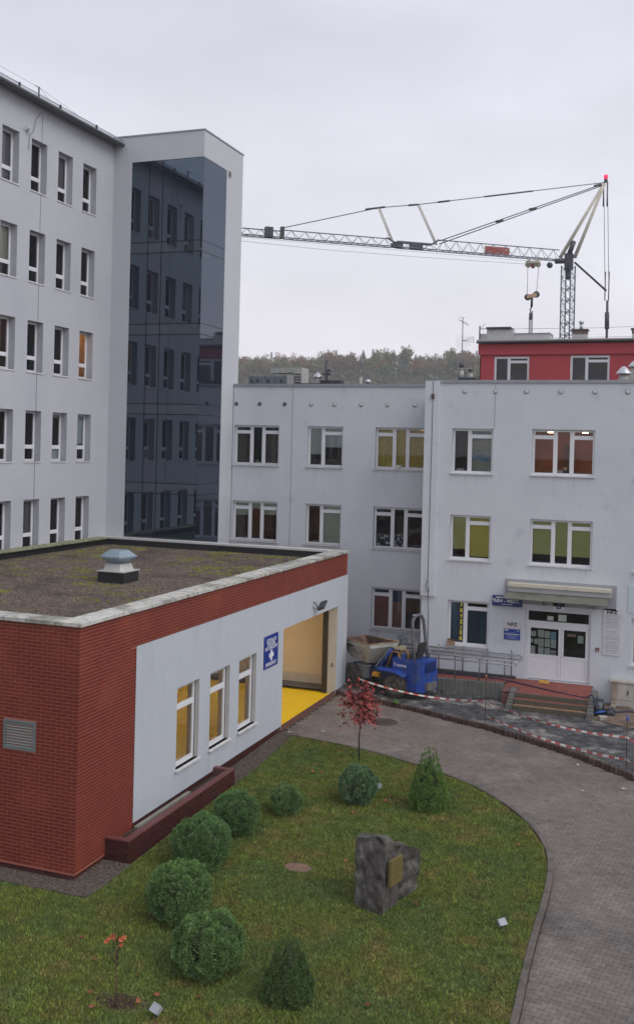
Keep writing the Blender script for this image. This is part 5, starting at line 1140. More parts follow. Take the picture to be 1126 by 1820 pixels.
for p in [Vector((-9.45, 28.3, .98)), Vector((-9.55, 28.35, 1.25)), Vector((-8.55, 28.35, 1.25)), Vector((-8.75, 28.3, 1.15)), Vector((-9.2, 28.3, 2.2)), Vector((-9.3, 28.3, 2.05))]: tips.append(p); q.tube([Vector((-9.02, 28.37, 1.5)), p], .004, 3)
q.build('branches', tw_, mt)
for p in tips:
    for _ in range(9):
        R = Matrix.Rotation(rm_.uniform(0, 6.28), 3, 'Z') @ Matrix.Rotation(rm_.uniform(.2, 1.35), 3, 'X'); o_ = Vector((rm_.gauss(0, .085), rm_.gauss(0, .085), rm_.gauss(-.03, .075))); leaf_q(lq, p+o_, rm_.uniform(.08, .135), R)
lq.build('foliage', MAP, mt, kind='stuff')
sx, sy, sz = -8.80, 14.68, -.3
sp = thing('bare_sapling', 'nearly bare thin sapling with a few orange leaves at the lower left', 'tree', (sx, sy, sz))
q = MB(); q.tube([(sx, sy, sz-.05), (sx+.01, sy, .1), (sx-.01, sy, .55), (sx+.02, sy, .8)], [.016, .013, .010, .008], 6); q.build('trunk', mat('sapling_bark', (.13, .07, .045), .8, .2, 9), sp)
q = MB()
for dx, z0, z1 in ((.09, .6, 1.05), (-.10, .62, 1.12), (.03, .8, 1.25), (-.05, .8, 1.18), (.14, .72, .98), (-.16, .5, .78)): q.tube([(sx+.01, sy, z0-.1), (sx+dx*.7, sy+dx*.3, (z0+z1)/2-.03), (sx+dx, sy-dx*.2, z1)], [.007, .005, .002], 4)
q.build('branches', tw_, sp)
ORL = mat('leaf_orange', (.50, .115, .04), .6, .2, 5, rnd=.3); lme = MB(); leaf_q(lme, (0, 0, 0), .105, Matrix.Identity(3)); lme.r = [0]; leaf_me = lme.mesh('leaf', ORL)
for dx, dy, dz in ((-.16, .0, .82), (-.12, .02, .88), (-.04, -.02, .90), (.02, .02, .86), (.08, 0, .84), (.12, .02, .88), (-.2, .0, .76), (-.03, .03, .80), (.1, -.03, .77), (-.08, .01, .84)):
    o = raw('leaf', leaf_me, sp, loc=(sx+dx, sy+dy, dz)); o.rotation_euler = (random.uniform(.4, 1.3), random.uniform(-.4, .4), random.uniform(-1, 1))
# soil ring with prunings
pts = np.stack([rng.normal(sx, .2, 500), rng.normal(sy+.15, .12, 500), np.full(500, -.295)], 1); stones('mulch', pts, .012, .035, mat('mulch_dark', (.07, .035, .03), .95, .3, 9, rnd=.5), None, kind='stuff')
# fallen leaves
FL1 = mat('leaf_fallen', (.22, .075, .035), .8, .2, 5, rnd=.45); fq = MB(); leaf_q(fq, (0, 0, 0), .13, Matrix.Identity(3)); v = fq.v; fq.v = [(x, y, .02+.03*abs(x)/.07) for x, y, z in v]; fq.r = [0]; fme = fq.mesh('fallen_leaf', FL1)
spots = [(-8.62, 27.3), (-8.5, 27.15), (-8.9, 27.9), (-8.35, 26.9), (-9.85, 26.8), (-9.9, 27.4), (-9.75, 26.75), (-9.65, 26.9), (-8.55, 26.5), (-8.3, 26.3), (-8.42, 26.15), (-9.7, 25.7), (-9.5, 25.4), (-8.2, 25.9), (-7.3, 25.5), (-7.5, 26.4), (-7.85, 24.4), (-9.4, 14.8), (-8.5, 14.9), (-9.1, 14.45), (-8.3, 15.2), (-7.6, 15.4), (-7.2, 15.0), (-6.5, 14.7), (-8.9, 15.6), (-9.9, 15.8), (-10.6, 16.4), (-6.9, 14.6), (-7.9, 14.4), (-4.9, 16.3), (-5.9, 19.2), (-6.8, 22.3), (-7.1, 21.6), (-5.1, 20.2), (-3.6, 24.0), (-8.6, 22.6)]
for x, y in spots:
    o = raw('fallen_leaf', fme, None, loc=(x, y, gz(y)+.035)); o.rotation_euler = (random.uniform(-.4, .4), random.uniform(-.4, .4), random.uniform(0, 6)); o['label'] = 'reddish brown maple leaf fallen on the lawn'; o['category'] = 'leaf'; o['group'] = 'fallen leaves on the lawn'
# scraps of paper / leaves on the road
for i, (x, y, lb_) in enumerate([(-2.9, 30.55, 'crumpled white scrap lying on the road against the kerb posts'), (-1.55, 29.0, 'small white scrap at the right edge of the road'), (-10.9, 30.6, 'small pale scrap on the road just outside the garage bay'), (-11.9, 30.1, 'flat pale scrap at the corner of the garage bay'), (-2.6, 28.4, 'tiny white scrap in the middle of the road')]):
    q = MB(); vs = [(x+random.uniform(-.1, .1), y+random.uniform(-.05, .05), rz(y)+.012+random.uniform(0, .03)) for _ in range(7)]; c_ = (x, y, rz(y)+.045); q.add(vs+[c_], [(k, (k+1) % 7, 7) for k in range(7)]); o = q.build('paper_scrap', mat('scrap_white', (.62, .60, .57), .8, .1, 9), None, label=lb_, cat='litter')
# round bare patch / manhole in the lawn and in the road
q = MB(); q.prism([(.31*math.cos(a), .225*math.sin(a)) for a in [2*PI*k/20 for k in range(20)]], -.1, .012, M=Matrix.Translation((-8.0, 20.98, gz(20.98)))); q.build('lawn_cover', mat('cover_reddish', (.19, .115, .085), .95, .2, 6, .5, 30), None, label='flat round reddish-brown cover set in the middle of the lawn', cat='manhole cover')
mh = thing('manhole_cover', 'round rusty iron manhole cover in the road behind the maple', 'manhole cover', (-9.44, 32.55, 0)); zz0 = rz(32.55)
MB().lathe([(.001, zz0+.006), (.37, zz0+.006)], (-9.44, 32.55, 0), 24, smooth=False).build('lid', mat('iron_rust', (.085, .055, .05), .7, .25, 12, .5, 20), mh)
q = MB(); q.lathe([(.37, zz0+.004), (.375, zz0+.016), (.44, zz0+.016), (.445, zz0)], (-9.44, 32.55, 0), 24); q.build('rim', mat('iron_rim', (.07, .055, .05), .7, .2, 12), mh)
q = MB()
for i in range(-4, 5):
    for j in range(-4, 5):
        if i*i+j*j < 17: q.box(-9.44+i*.08-.025, -9.44+i*.08+.025, 32.55+j*.08-.025, 32.55+j*.08+.025, zz0+.006, zz0+.013)
q.build('studs', mat('iron_rim', (.07, .055, .05)), mh)
# weed by the dumper wheel
wd = MB()
for k in range(40):
    a = random.uniform(0, 6.28); l = random.uniform(.05, .16); p = Vector((-9.62+random.gauss(0, .05), 34.62+random.gauss(0, .04), .13)); w_ = Vector((-math.sin(a), math.cos(a), 0))*.012; wd.add([p-w_, p+w_, p+Vector((math.cos(a)*l, math.sin(a)*l, l*.8))], [(0, 1, 2)])
wd.build('weed', mat('weed_green', (.12, .28, .05), .7, .15, 6), None, label='bright green weed growing at the kerb by the dumper wheel', cat='plant')

# ================================================================== MEMORIAL BOULDER
def hull_rock(pts, cuts, amp, seed):
    bm = bmesh.new()
    for p in pts: bm.verts.new(p)
    r = bmesh.ops.convex_hull(bm, input=bm.verts); bmesh.ops.delete(bm, geom=[g for g in r['geom_interior']+r['geom_unused'] if isinstance(g, bmesh.types.BMVert)], context='VERTS')
    bmesh.ops.subdivide_edges(bm, edges=bm.edges[:], cuts=cuts, use_grid_fill=True)
    bmesh.ops.triangulate(bm, faces=bm.faces[:]); bmesh.ops.subdivide_edges(bm, edges=bm.edges[:], cuts=1, use_grid_fill=True)
    bm.normal_update(); new = {}
    for v in bm.verts:
        p = v.co; d = noise.fractal(p*2.6+Vector((seed, 0, 0)), 1.0, 2.0, 5)*amp; c = noise.voronoi(p*3.4+Vector((seed, 3, 1)))[0]; d += (c[1]-c[0])*amp*.9-amp*.4
        cr2 = noise.noise(p*.9+Vector((5, seed, 2))); d += -amp*.9*max(0, .12-abs(cr2))/.12
        new[v] = p+v.normal*d
    for v, p in new.items(): v.co = p
    me = bpy.data.meshes.new('rock'); bm.to_mesh(me); bm.free(); return me
z0 = -.45
A_ = [(-6.30, 19.75, z0), (-5.60, 19.50, z0), (-5.47, 20.25, z0), (-5.62, 20.65, z0), (-6.25, 20.55, z0), (-6.32, 19.85, 1.12), (-5.82, 19.80, 1.24), (-5.64, 19.78, 1.12), (-5.52, 20.2, 1.02), (-5.75, 20.35, 1.05), (-6.28, 20.2, 1.1)]
B2 = [(-6.1, 20.2, z0), (-5.58, 20.2, z0), (-5.36, 20.75, z0), (-5.33, 21.1, z0), (-5.9, 21.2, z0), (-5.78, 20.05, 1.0), (-5.55, 20.2, .95), (-5.28, 20.6, .80), (-5.16, 20.8, .70), (-5.14, 20.85, .38), (-5.4, 21.05, .6), (-5.9, 20.9, .75)]
rk = thing('memorial_boulder', 'tall rough grey boulder with a yellow-brown plaque on the lawn', 'boulder', (-5.7, 20.4, gz(20.4)))
ROCK = mat('rock_grey', (.080, .072, .066), .92, .45, 6.5, 1.0, 14, col2=(.20, .19, .18), f2=(.50, .72), s2=2.6, d2=10, col3=(.040, .034, .030), f3=(.52, .66), s3=3.0, fine=(30, .25, (1, 1, 1)))
bm = bmesh.new()
for pts_, s_ in ((A_, 1.3), (B2, 4.2)):
    me = hull_rock(pts_, 7, .045, s_); bm.from_mesh(me)
me = bpy.data.meshes.new('rock'); bm.to_mesh(me); bm.free(); me.materials.append(ROCK); raw('rock', me, rk)
pa, pb = Vector((-5.535, 19.72, 0)), Vector((-5.415, 20.17, 0))
dn = (pb-pa).normalized(); nn = Vector((dn.y, -dn.x, 0)); Mx = Matrix((( dn.x, nn.x, 0, pa.x), (dn.y, nn.y, 0, pa.y), (0, 0, 1, .27), (0, 0, 0, 1)))
pq = MB(); pq.box(0, .47, -.03, .035, 0, .52, M=Mx); PL = pq.build('plaque', mat('plaque_brass', (.15, .115, .04), .55, .15, 8), rk)
q = MB()
for k in range(9):
    w_ = (.3, .36, .25, .38, .33, .36, .2, .34, .28)[k]; q.box(.235-w_/2, .235+w_/2, .035, .037, .45-k*.045, .462-k*.045, M=Mx)
q.build('engraving', mat('engraving', (.10, .07, .02), .7), PL)
# ================================================================== GROUND FLOODLIGHTS
def flood(x, y, rot, label, s=1.0):
    z = gz(y); t = thing('ground_floodlight', label, 'lamp', (x, y, z)); s *= .68; M0 = Matrix.Translation((x, y, z)) @ Matrix.Rotation(rot, 4, 'Z') @ Matrix.Scale(s, 4)
    MB().tube([M0 @ Vector((0, 0, -.1)), M0 @ Vector((0, 0, .12))], .02, 5).build('stake', DARKM, t)
    M1 = M0 @ Matrix.Translation((0, 0, .2)) @ Matrix.Rotation(math.radians(-48), 4, 'X')
    MB().box(-.12, .12, -.035, .05, -.09, .09, M=M1).build('housing', mat('flood_grey', (.30, .31, .32), .5, .1, 8), t)
    q = MB(); q.box(-.13, .13, -.05, -.035, .08, .1, M=M1); q.box(-.13, .13, -.05, -.035, -.1, -.08, M=M1); q.box(-.13, -.11, -.05, -.035, -.08, .08, M=M1); q.box(.11, .13, -.05, -.035, -.08, .08, M=M1); q.build('bezel', mat('flood_bezel', (.38, .39, .41), .4, .1, 8), t)
    MB().box(-.109, .109, -.042, -.036, -.079, .079, M=M1).build('lens', mat('lens_pale', (.36, .38, .42), .15, .05, 6), t)
flood(-3.28, 19.95, .9, 'small grey ground floodlight on the lawn near the right-hand kerb'); flood(-7.72, 26.2, -.6, 'small grey ground floodlight half hidden behind the cone-shaped spruce', 1.1); flood(-8.02, 14.66, -.4, 'small grey ground floodlight at the very bottom edge of the lawn', 1.1)
# ================================================================== SMALL THINGS AT THE ENTRANCE
def wsign(name, label, u0, u1, z0, z1, m, th=.03, d=0):
    t = thing(name, label, 'sign', ((u0+u1)/2, DR-d, (z0+z1)/2)); q = MB(); fR.box(q, u0, u1, -th-d, -.003-d, z0, z1); q.build('panel', m, t); return t
SWG = mat('sign_pale', (.60, .60, .62), .5, .04, 5); INK = mat('ink_black', (.03, .03, .04), .6); INKG = mat('ink_grey', (.25, .25, .29), .6); NAV = mat('sign_navy', (.015, .03, .14), .4, .05, 5)
def lines(par, u0, u1, zs, m, d, h=.012, seed=1, gap=True):
    r = random.Random(seed)
    for z in zs:
        q = MB(); w = (u1-u0)*r.uniform(.6, 1); a = (u0+u1)/2-w/2
        while a < (u0+u1)/2+w/2-.01:
            l = r.uniform(.02, .06); fR.box(q, a, min(a+l, u1), -d-.002, -d, z, z+h); a += l+.012
        q.build('small_print', m, par)
t = wsign('clinic_sign', 'upright pale sign lettered NFZ above a blue panel, left of the entrance door', -6.46, -5.85, 2.53, 2.82, SWG)
textmesh('NFZ', .17, fR, -6.155, -.034, 2.70, INK, 'lettering', t, bold=.006, sx=1.15); lines(t, -6.4, -5.9, (2.57,), INKG, .031)
q = MB(); fR.box(q, -6.455, -5.855, -.03, -.003, 2.12, 2.528); bp = q.build('blue_panel', mat('sign_mid_blue', (.02, .06, .30), .4, .05, 5), t); lines(t, -6.4, -5.9, (2.38, 2.27, 2.235, 2.2, 2.165), mat('ink_pale', (.4, .45, .65), .6), .031, seed=3); q = MB(); fR.box(q, -6.42, -5.89, -.032, -.03, 2.315, 2.345); fR.box(q, -6.42, -6.30, -.032, -.03, 2.45, 2.50); fR.box(q, -5.98, -5.9, -.032, -.03, 2.46, 2.48); q.build('white_band', SWG, t)
t = wsign('clinic_sign', 'tall pale multi-panel sign headed NFZ right of the entrance door', -2.88, -2.27, 1.87, 3.56, SWG)
textmesh('NFZ', .17, fR, -2.575, -.034, 3.43, INK, 'lettering', t, bold=.006, sx=1.15)
q = MB()
for z in (3.27, 3.01, 2.55, 2.38): fR.box(q, -2.88, -2.27, -.032, -.03, z, z+.008)
q.build('panel_joint', INKG, t)
lines(t, -2.83, -2.32, (3.31, 3.20, 3.16, 3.09, 3.05), INKG, .031, .014, 5); lines(t, -2.83, -2.32, (2.96, 2.92, 2.87, 2.74, 2.70, 2.62, 2.50, 2.46, 2.33, 2.28, 2.22, 2.18, 2.13, 2.06, 2.02, 1.95), INKG, .031, .012, 9)
t = wsign('clinic_sign', 'dark blue box sign lettered REH - MED tucked under the left end of the canopy', -6.90, -5.80, 3.38, 3.76, NAV, .16)
textmesh('"REH - MED"', .18, fR, -6.42, -.165, 3.57, SW, 'lettering', t, bold=.003); textmesh('s.c.', .10, fR, -5.93, -.165, 3.54, SW, 'lettering', t)
q = MB(); fR.box(q, -6.78, -6.53, -.163, -.16, 3.685, 3.72); fR.box(q, -6.55, -6.15, -.163, -.16, 3.44, 3.455); q.build('small_print', SW, t)
t = wsign('letter_sign', 'small white sign with a dark blue letter B under the canopy', -4.68, -4.26, 3.35, 3.67, SW); textmesh('B', .29, fR, -4.47, -.034, 3.50, NAV, 'lettering', t, bold=.008, sx=1.15)
t = wsign('pale_sign', 'large pale blue sign cut off by the right edge above the entrance signs', -2.03, .4, 3.48, 4.46, mat('sign_pale_blue', (.55, .63, .66), .5, .04, 5)); lines(t, -1.95, .3, (4.2, 4.05, 3.75, 3.68, 3.58), INKG, .031, .015, 12)
t = wsign('window_lettering', 'black window strip with yellow letters reading FRYZJER down the ground-floor window', -8.22, -8.03, 1.83, 3.36, INK, .0, 0)
bpy.data.objects.remove([o for o in t.children][0])
t.location = (-8.12, DR+.14, 2.6); WT[t.name] = Vector(t.location); q = MB(); fR.box(q, -8.22, -8.03, .150, .156, 1.83, 3.34); q.build('black_strip', INK, t); YL = mat('letter_yellow', (.85, .75, .04), .5)
for i, c_ in enumerate('FRYZJER'): textmesh(c_, .20, fR, -8.125, .146, 3.245-.2125*i, YL, 'letter', t, bold=.005, sx=.9)
t = thing('door_bell', 'small square dark red entry button on the wall right of the entrance door', 'button', (-3.06, DR, 2.05)); MB().box(-3.12, -3.0, DR-.05, DR-.003, 1.98, 2.11).build('housing', mat('bell_red', (.12, .04, .04), .5), t); MB().box(-3.085, -3.035, DR-.06, DR-.05, 2.01, 2.07).build('button', mat('bell_pink', (.5, .3, .3), .5), t)
t = thing('utility_cabinet', 'weathered cream double-door utility cabinet against the wall at the right edge', 'cabinet', (-2.0, 37.8, .12)); CC = mat('cabinet_cream', (.46, .43, .38), .8, .12, 3, col2=(.26, .17, .10), f2=(.52, .72), s2=1.6, stretch=(1.5, 1, .6))
MB().box(-2.52, -1.0, 37.62, 37.995, .08, 1.0).build('body', CC, t); MB().box(-2.56, -.96, 37.56, 38.0, 1.0, 1.05).build('lid', CC, t)
for a, b in ((-2.50, -1.95), (-1.93, -1.35)): MB().box(a, b, 37.60, 37.62, .40, .96).build('cabinet_door', CC, t)
MB().box(-1.97, -1.92, 37.585, 37.60, .58, .74).build('lock', DARKM, t); MB().box(-2.5, -1.35, 37.605, 37.62, .12, .37).build('lower_panel', CC, t)
t = thing('cardboard_box', 'crumpled cardboard box on the windowsill at the left of the salon window', 'box', (-8.5, 37.95, 1.73)); q = MB(); b8 = [(-8.62, 37.88, 1.725), (-8.30, 37.90, 1.725), (-8.31, 38.05, 1.725), (-8.60, 38.05, 1.725), (-8.58, 37.90, 1.93), (-8.33, 37.9, 1.88), (-8.34, 38.05, 1.90), (-8.60, 38.05, 1.95)]
q.add(b8, [(3, 2, 1, 0), (4, 5, 6, 7), (0, 1, 5, 4), (1, 2, 6, 5), (2, 3, 7, 6), (3, 0, 4, 7)]); q.build('carton', mat('cardboard', (.36, .24, .15), .9, .15, 6), t)
q = MB(); q.add([(-8.58, 37.90, 1.93), (-8.33, 37.9, 1.88), (-8.30, 37.82, 1.96), (-8.5, 37.84, 2.0)], [(0, 1, 2, 3)]); q.build('flap', mat('cardboard', (.36, .24, .15)), t)
def pot(x, D, z, lab, pm, s=1.0):
    t = thing('potted_plant', lab, 'plant', (x, D, z)); q = MB(); q.lathe([(.07*s, z), (.10*s, z+.16*s), (.11*s, z+.16*s)], (x, D, 0), 12); q.build('pot', pm, t); lq = MB()
    for k in range(60):
        a = random.uniform(0, 6.28); l = random.uniform(.06, .2)*s; p = Vector((x+random.gauss(0, .05), D+random.gauss(0, .03), z+.18*s+random.uniform(0, .16)*s)); w_ = Vector((-math.sin(a), math.cos(a), .3))*.02*s; lq.add([p-w_, p+w_, p+Vector((math.cos(a)*l, math.sin(a)*l*.6, l*.8))], [(0, 1, 2)])
    lq.build('leaves', mat('pot_green', (.05, .14, .04), .7, .2, 6), t)
pot(-17.62, DL+.32, 8.40, 'plant in a white pot in the middle of the upper window nearest the tower', mat('pot_white', (.6, .62, .6), .4))
pot(-11.9, DL+.36, 1.78, 'leafy plant behind the left pane of the ground-floor window above the dumper', mat('pot_clay', (.2, .1, .06), .6), 1.4); pot(-11.35, DL+.36, 1.78, 'leafy plant behind the middle pane of the ground-floor window above the dumper', mat('pot_clay', (.2, .1, .06), .6), 1.5)
t = thing('window_bowl', 'white bowl on the windowsill behind the upper yellow curtains', 'bowl', (-11.2, DL+.3, 8.36)); q = MB(); q.lathe([(.09, 8.36), (.15, 8.5), (.14, 8.5)], (-11.25, DL+.18, 0), 12); q.build('bowl', mat('pot_white', (.6, .62, .6)), t)
t = thing('box_on_sill', 'small white box behind the left pane of the top window beside the pilaster', 'box', (-8.3, DR+.3, 8.35)); MB().box(-8.48, -8.2, DR+.26, DR+.40, 8.34, 8.48).build('carton', mat('pot_white', (.6, .62, .6)), t)
t = thing('window_items', 'dark jar, books and pale cup behind the middle pane of the orange-lit window', 'ornaments', (-4.6, DR+.3, 8.36)); MB().box(-4.72, -4.50, DR+.28, DR+.38, 8.35, 8.52).build('books', mat('pot_white', (.6, .62, .6)), t); MB().box(-4.50, -4.25, DR+.28, DR+.38, 8.35, 8.50).build('dark_box', INK, t); MB().tube([(-4.42, DR+.33, 8.5), (-4.42, DR+.33, 8.62)], .07, 8).build('cup', mat('cup_cream', (.6, .55, .42), .5), t); MB().tube([(-4.7, DR+.33, 8.52), (-4.7, DR+.33, 8.66)], .035, 6).build('jar', GREYM, t)
t = thing('bucket', 'dirty pale plastic bucket standing at the foot of the ramp posts by the steps', 'bucket', (-6.02, 36.15, .12)); q = MB(); q.lathe([(.001, .13), (.12, .12), (.165, .42), (.175, .42), (.175, .44), (.155, .44), (.12, .2)], (-6.02, 36.5, 0), 16); q.build('pail', mat('bucket_pale', (.36, .34, .28), .7, .2, 6), t); q = MB(); q.tube([(-6.18, 36.5, .42), (-6.1, 36.4, .30), (-5.95, 36.4, .30), (-5.86, 36.5, .42)], .006, 4); q.build('bail', GREYM, t)
t = thing('yellow_bag', 'crumpled orange-yellow bag lying on the landing in front of the door', 'bag', (-4.95, 37.75, .7)); q = MB(); me_pts = [(-5.1, 37.65, .69), (-4.75, 37.62, .69), (-4.72, 37.85, .70), (-5.12, 37.85, .70), (-5.05, 37.7, .80), (-4.9, 37.72, .76), (-4.78, 37.72, .81), (-4.95, 37.8, .78)]
q.add(me_pts, [(0, 1, 6, 5, 4), (1, 2, 6), (2, 3, 7, 6), (3, 0, 4, 7), (4, 5, 6, 7)]); q.build('sack', mat('bag_orange', (.55, .30, .05), .7, .15, 6), t)
# blue hose
HB = mat('hose_navy', (.015, .02, .07), .5, .15, 6)
t = thing('water_hose', 'dark blue hose running over the landing and steps to the dug-up soil', 'hose', (-5, 37, .6)); hp = [(-10.8, 37.72, .62), (-9, 37.75, .66), (-7.4, 37.62, .70), (-6.2, 37.45, .70), (-5.2, 37.1, .66), (-4.2, 36.75, .62), (-3.35, 36.5, .60), (-3.08, 36.45, .72), (-2.98, 36.4, .5), (-2.92, 36.3, .2), (-2.7, 36.1, .19), (-2.5, 36.25, .2), (-2.0, 36.75, .2), (-1.5, 36.85, .2), (-.8, 36.95, .2), (.4, 37.0, .2)]
sp_ = []
for i in range(len(hp)-1):
    p0, p1, p2, p3 = [Vector(hp[min(max(i+k, 0), len(hp)-1)]) for k in (-1, 0, 1, 2)]
    for k in range(5): t_ = k/5; sp_.append(.5*((2*p1)+(-p0+p2)*t_+(2*p0-5*p1+4*p2-p3)*t_**2+(-p0+3*p1-3*p2+p3)*t_**3))
MB().tube(sp_, .024, 6).build('hose', HB, t)
t = thing('black_sheeting', 'bunched glossy black plastic sheeting heaped against the right side of the steps', 'plastic sheet', (-2.85, 36.2, .1))
bm = bmesh.new(); bmesh.ops.create_icosphere(bm, subdivisions=4, radius=1)
for v in bm.verts:
    p = v.co.copy(); n_ = noise.fractal(p*1.6, 1, 2, 4)*.25+.12*math.sin(p.x*9+p.z*4)*max(0, p.z+.3); v.co = Vector((-2.82+p.x*(.20+.10*n_), 36.35+p.y*(.36+.1*n_), .33+p.z*(.33+.1*n_)-.0+max(0, -p.x)*.12))
me = bpy.data.meshes.new('sheet'); bm.to_mesh(me); bm.free(); me.materials.append(mat('plastic_black', (.025, .03, .045), .3, .3, 6, spec=.5)); raw('sheet', me, t)
for p in me.polygons: p.use_smooth = False
bm = bmesh.new(); bmesh.ops.create_icosphere(bm, subdivisions=3, radius=1)
for v in bm.verts: p = v.co.copy(); n_ = noise.fractal(p*2, 1, 2, 4); v.co = Vector((-2.45+p.x*(.17+.1*n_), 36.2+p.y*.2, .24+p.z*(.17+.1*n_)))
me = bpy.data.meshes.new('loose_end'); bm.to_mesh(me); bm.free(); me.materials.append(MATS['plastic_black']); raw('loose_end', me, t)
MB().tube([(-3.0, 36.0, .2), (-2.8, 35.95, .27), (-2.6, 36.05, .3)], .04, 6).build('blue_pipe', mat('pipe_blue', (.02, .09, .35), .4), t)
for i, (x, y, s_, lb_) in enumerate([(-2.62, 35.5, .13, 'pale paving block lying on the dug-up soil by the steps'), (-2.42, 37.3, .10, 'small pale stone against the wall by the cabinet'), (-1.75, 37.2, .12, 'flat pale stone in front of the utility cabinet')]):
    MB().box(-s_, s_, -s_*.7, s_*.7, 0, s_*.9, M=Matrix.Translation((x, y, .15)) @ Matrix.Rotation(.4+i, 4, 'Z') @ Matrix.Rotation(.15, 4, 'X')).build('stone_block', mat('block_pale', (.36, .33, .29), .9, .15, 6), None, label=lb_, cat='stone')
# barrier stakes and tape
RST = mat('stake_rust', (.09, .045, .035), .8, .2, 8)
def stake(x, y, z0, z1, label, topm, lean=(0, 0)):
    t = thing('barrier_stake', label, 'stake', (x, y, z0)); MB().tube([(x, y, z0-.1), (x+lean[0], y+lean[1], z1)], .014, 5).build('rod', RST, t); q = MB(); q.tube([(x+lean[0], y+lean[1], z1-.12), (x+lean[0], y+lean[1], z1+.02)], .035, 6); q.build('cap', topm, t)
stake(-6.2, 33.25, .13, 1.75, 'thin rusty barrier stake standing in front of the ramp', mat('cap_brick', (.32, .14, .11), .7)); stake(-1.56, 30.35, .1, 1.62, 'thin dark barrier stake with a blue cap near the right edge', mat('cap_blue', (.06, .10, .40), .6)); stake(-10.85, 34.0, .0, 1.02, 'short stake holding the tape end behind the red maple', mat('cap_red', (.4, .04, .03), .6))
TAPE = stripes('barrier_tape', (.66, .64, .62, 1), (.46, .10, .085, 1), 2.6)
def tape(pts, label, w=.06, sag=.0, seed=1, tw_=0.0):
    r = random.Random(seed); P_ = []
    for i in range(len(pts)-1):
        a, b = Vector(pts[i]), Vector(pts[i+1]); L = (b-a).length; n = int(L/.07)
        for k in range(n+(i == len(pts)-2)): t_ = k/n; p = a+(b-a)*t_; p.z -= sag*L*4*t_*(1-t_)/4; P_.append(p)
    q = MB(); vs = []; al = []; s = 0; ph = r.uniform(0, 3)
    for i, p in enumerate(P_):
        if i: s += (p-P_[i-1]).length
        d = (P_[min(i+1, len(P_)-1)]-P_[max(i-1, 0)]).normalized(); sd = d.cross(Vector((0, 0, 1))).normalized(); a = tw_*math.sin(s*.9+ph)+.2*math.sin(s*3.1+ph); u = Vector((0, 0, 1))*math.cos(a)+sd*math.sin(a)
        vs += [p-u*w/2, p+u*w/2]; al.append(s)
    q.add(vs, [(2*i, 2*i+2, 2*i+3, 2*i+1) for i in range(len(P_)-1)]); me = q.mesh('tape', TAPE); at = me.attributes.new('along', 'FLOAT', 'FACE'); at.data.foreach_set('value', [(al[i]) for i in range(len(P_)-1)])
    t = raw('barrier_tape', me, None, label=label, cat='barrier tape')
tape([(-10.86, 34.0, 1.0), (-6.2, 33.25, .90)], 'red and white barrier tape sagging from the maple past the dumper to the middle stake', sag=.17, seed=2, tw_=.7)
tape([(-6.2, 33.25, .90), (-1.55, 30.34, 1.03), (1.5, 27.8, .45)], 'upper red and white barrier tape between the middle stake and the right stake', sag=.15, seed=3, tw_=.6)
tape([(-6.18, 33.24, .42), (-1.54, 30.33, .38), (1.5, 27.8, .0)], 'lower red and white barrier tape nearest the kerb posts', sag=.12, seed=5, tw_=.4)

# ================================================================== SITE DUMPER
dp = thing('site_dumper', 'blue articulated site dumper with a rusty cream skip parked beside the entrance ramp', 'dumper', (-10, 36, .12))
BL = mat('dumper_blue', (.012, .055, .31), .45, .2, 5, spec=.4, col2=(.035, .06, .16), f2=(.50, .72), s2=3.5, d2=9, col3=(.12, .11, .10), f3=(.62, .72), s3=5); BLD = mat('dumper_blue_dark', (.012, .03, .14), .5, .2, 6); TYRE = mat('tyre', (.055, .05, .046), .85, .25, 9, .4, 30, col2=(.13, .11, .09), f2=(.5, .7), s2=5); RIM = mat('rim_dirty', (.13, .11, .095), .7, .3, 9)
SKIP = mat('skip_cream', (.36, .355, .32), .7, .12, 3, .4, 20, col2=(.22, .14, .085), f2=(.58, .70), s2=2.6, d2=9, col3=(.42, .41, .36), f3=(.5, .7), s3=1.5); RUST = mat('skip_rust', (.105, .065, .048), .85, .3, 4, .4, 20, col2=(.23, .14, .085), f2=(.5, .7), s2=2); ROPS = mat('rollbar_grey', (.12, .12, .13), .5, .2, 6); YEW = mat('dumper_yellow', (.55, .28, .03), .5, .15, 6)
def DM(px, py, deg): return Matrix.Translation((px, py, .12)) @ Matrix.Rotation(math.radians(deg), 4, 'Z')
MR = DM(-9.72, 36.0, 165); MF = MR @ Matrix.Translation((.95, 0, 0)) @ Matrix.Rotation(math.radians(-22), 4, 'Z')
def wheel(M, x, y, par, side):
    Mw = M @ Matrix.Translation((x, y, .43)) @ Matrix.Rotation(PI/2, 4, 'X')
    q = MB(); q.lathe([(.22, -.17), (.36, -.18), (.41, -.13), (.415, 0), (.41, .13), (.36, .18), (.22, .17)], (0, 0, 0), 26, M=Mw); w = q.build('wheel', TYRE, par)
    q = MB()
    for k in range(20):
        for s_ in (-1, 1):
            a = 2*PI*(k+.5*(s_ > 0))/20; Mk = Mw @ Matrix.Rotation(a, 4, 'Z') @ Matrix.Translation((.41, 0, s_*.085)) @ Matrix.Rotation(s_*.5, 4, 'X'); q.box(-.015, .028, -.026, .026, -.095, .095, M=Mk)
    q.build('tread_lugs', TYRE, w)
    q = MB(); q.lathe([(.23, .17*side), (.215, .10*side), (.12, .07*side), (.10, .12*side), (.001, .13*side)], (0, 0, 0), 18, M=Mw); q.build('rim', RIM, w)
    q = MB()
    for k in range(5): a = 2*PI*k/5; q.box(-.014, .014, -.014, .014, .085*side, .11*side, M=Mw @ Matrix.Translation((.155*math.cos(a), .155*math.sin(a), 0)))
    q.build('wheel_nuts', DARKM, w)
for s_ in (1, -1): wheel(MR, 0, .62*s_, dp, -s_); wheel(MF, .95, .62*s_, dp, -s_)
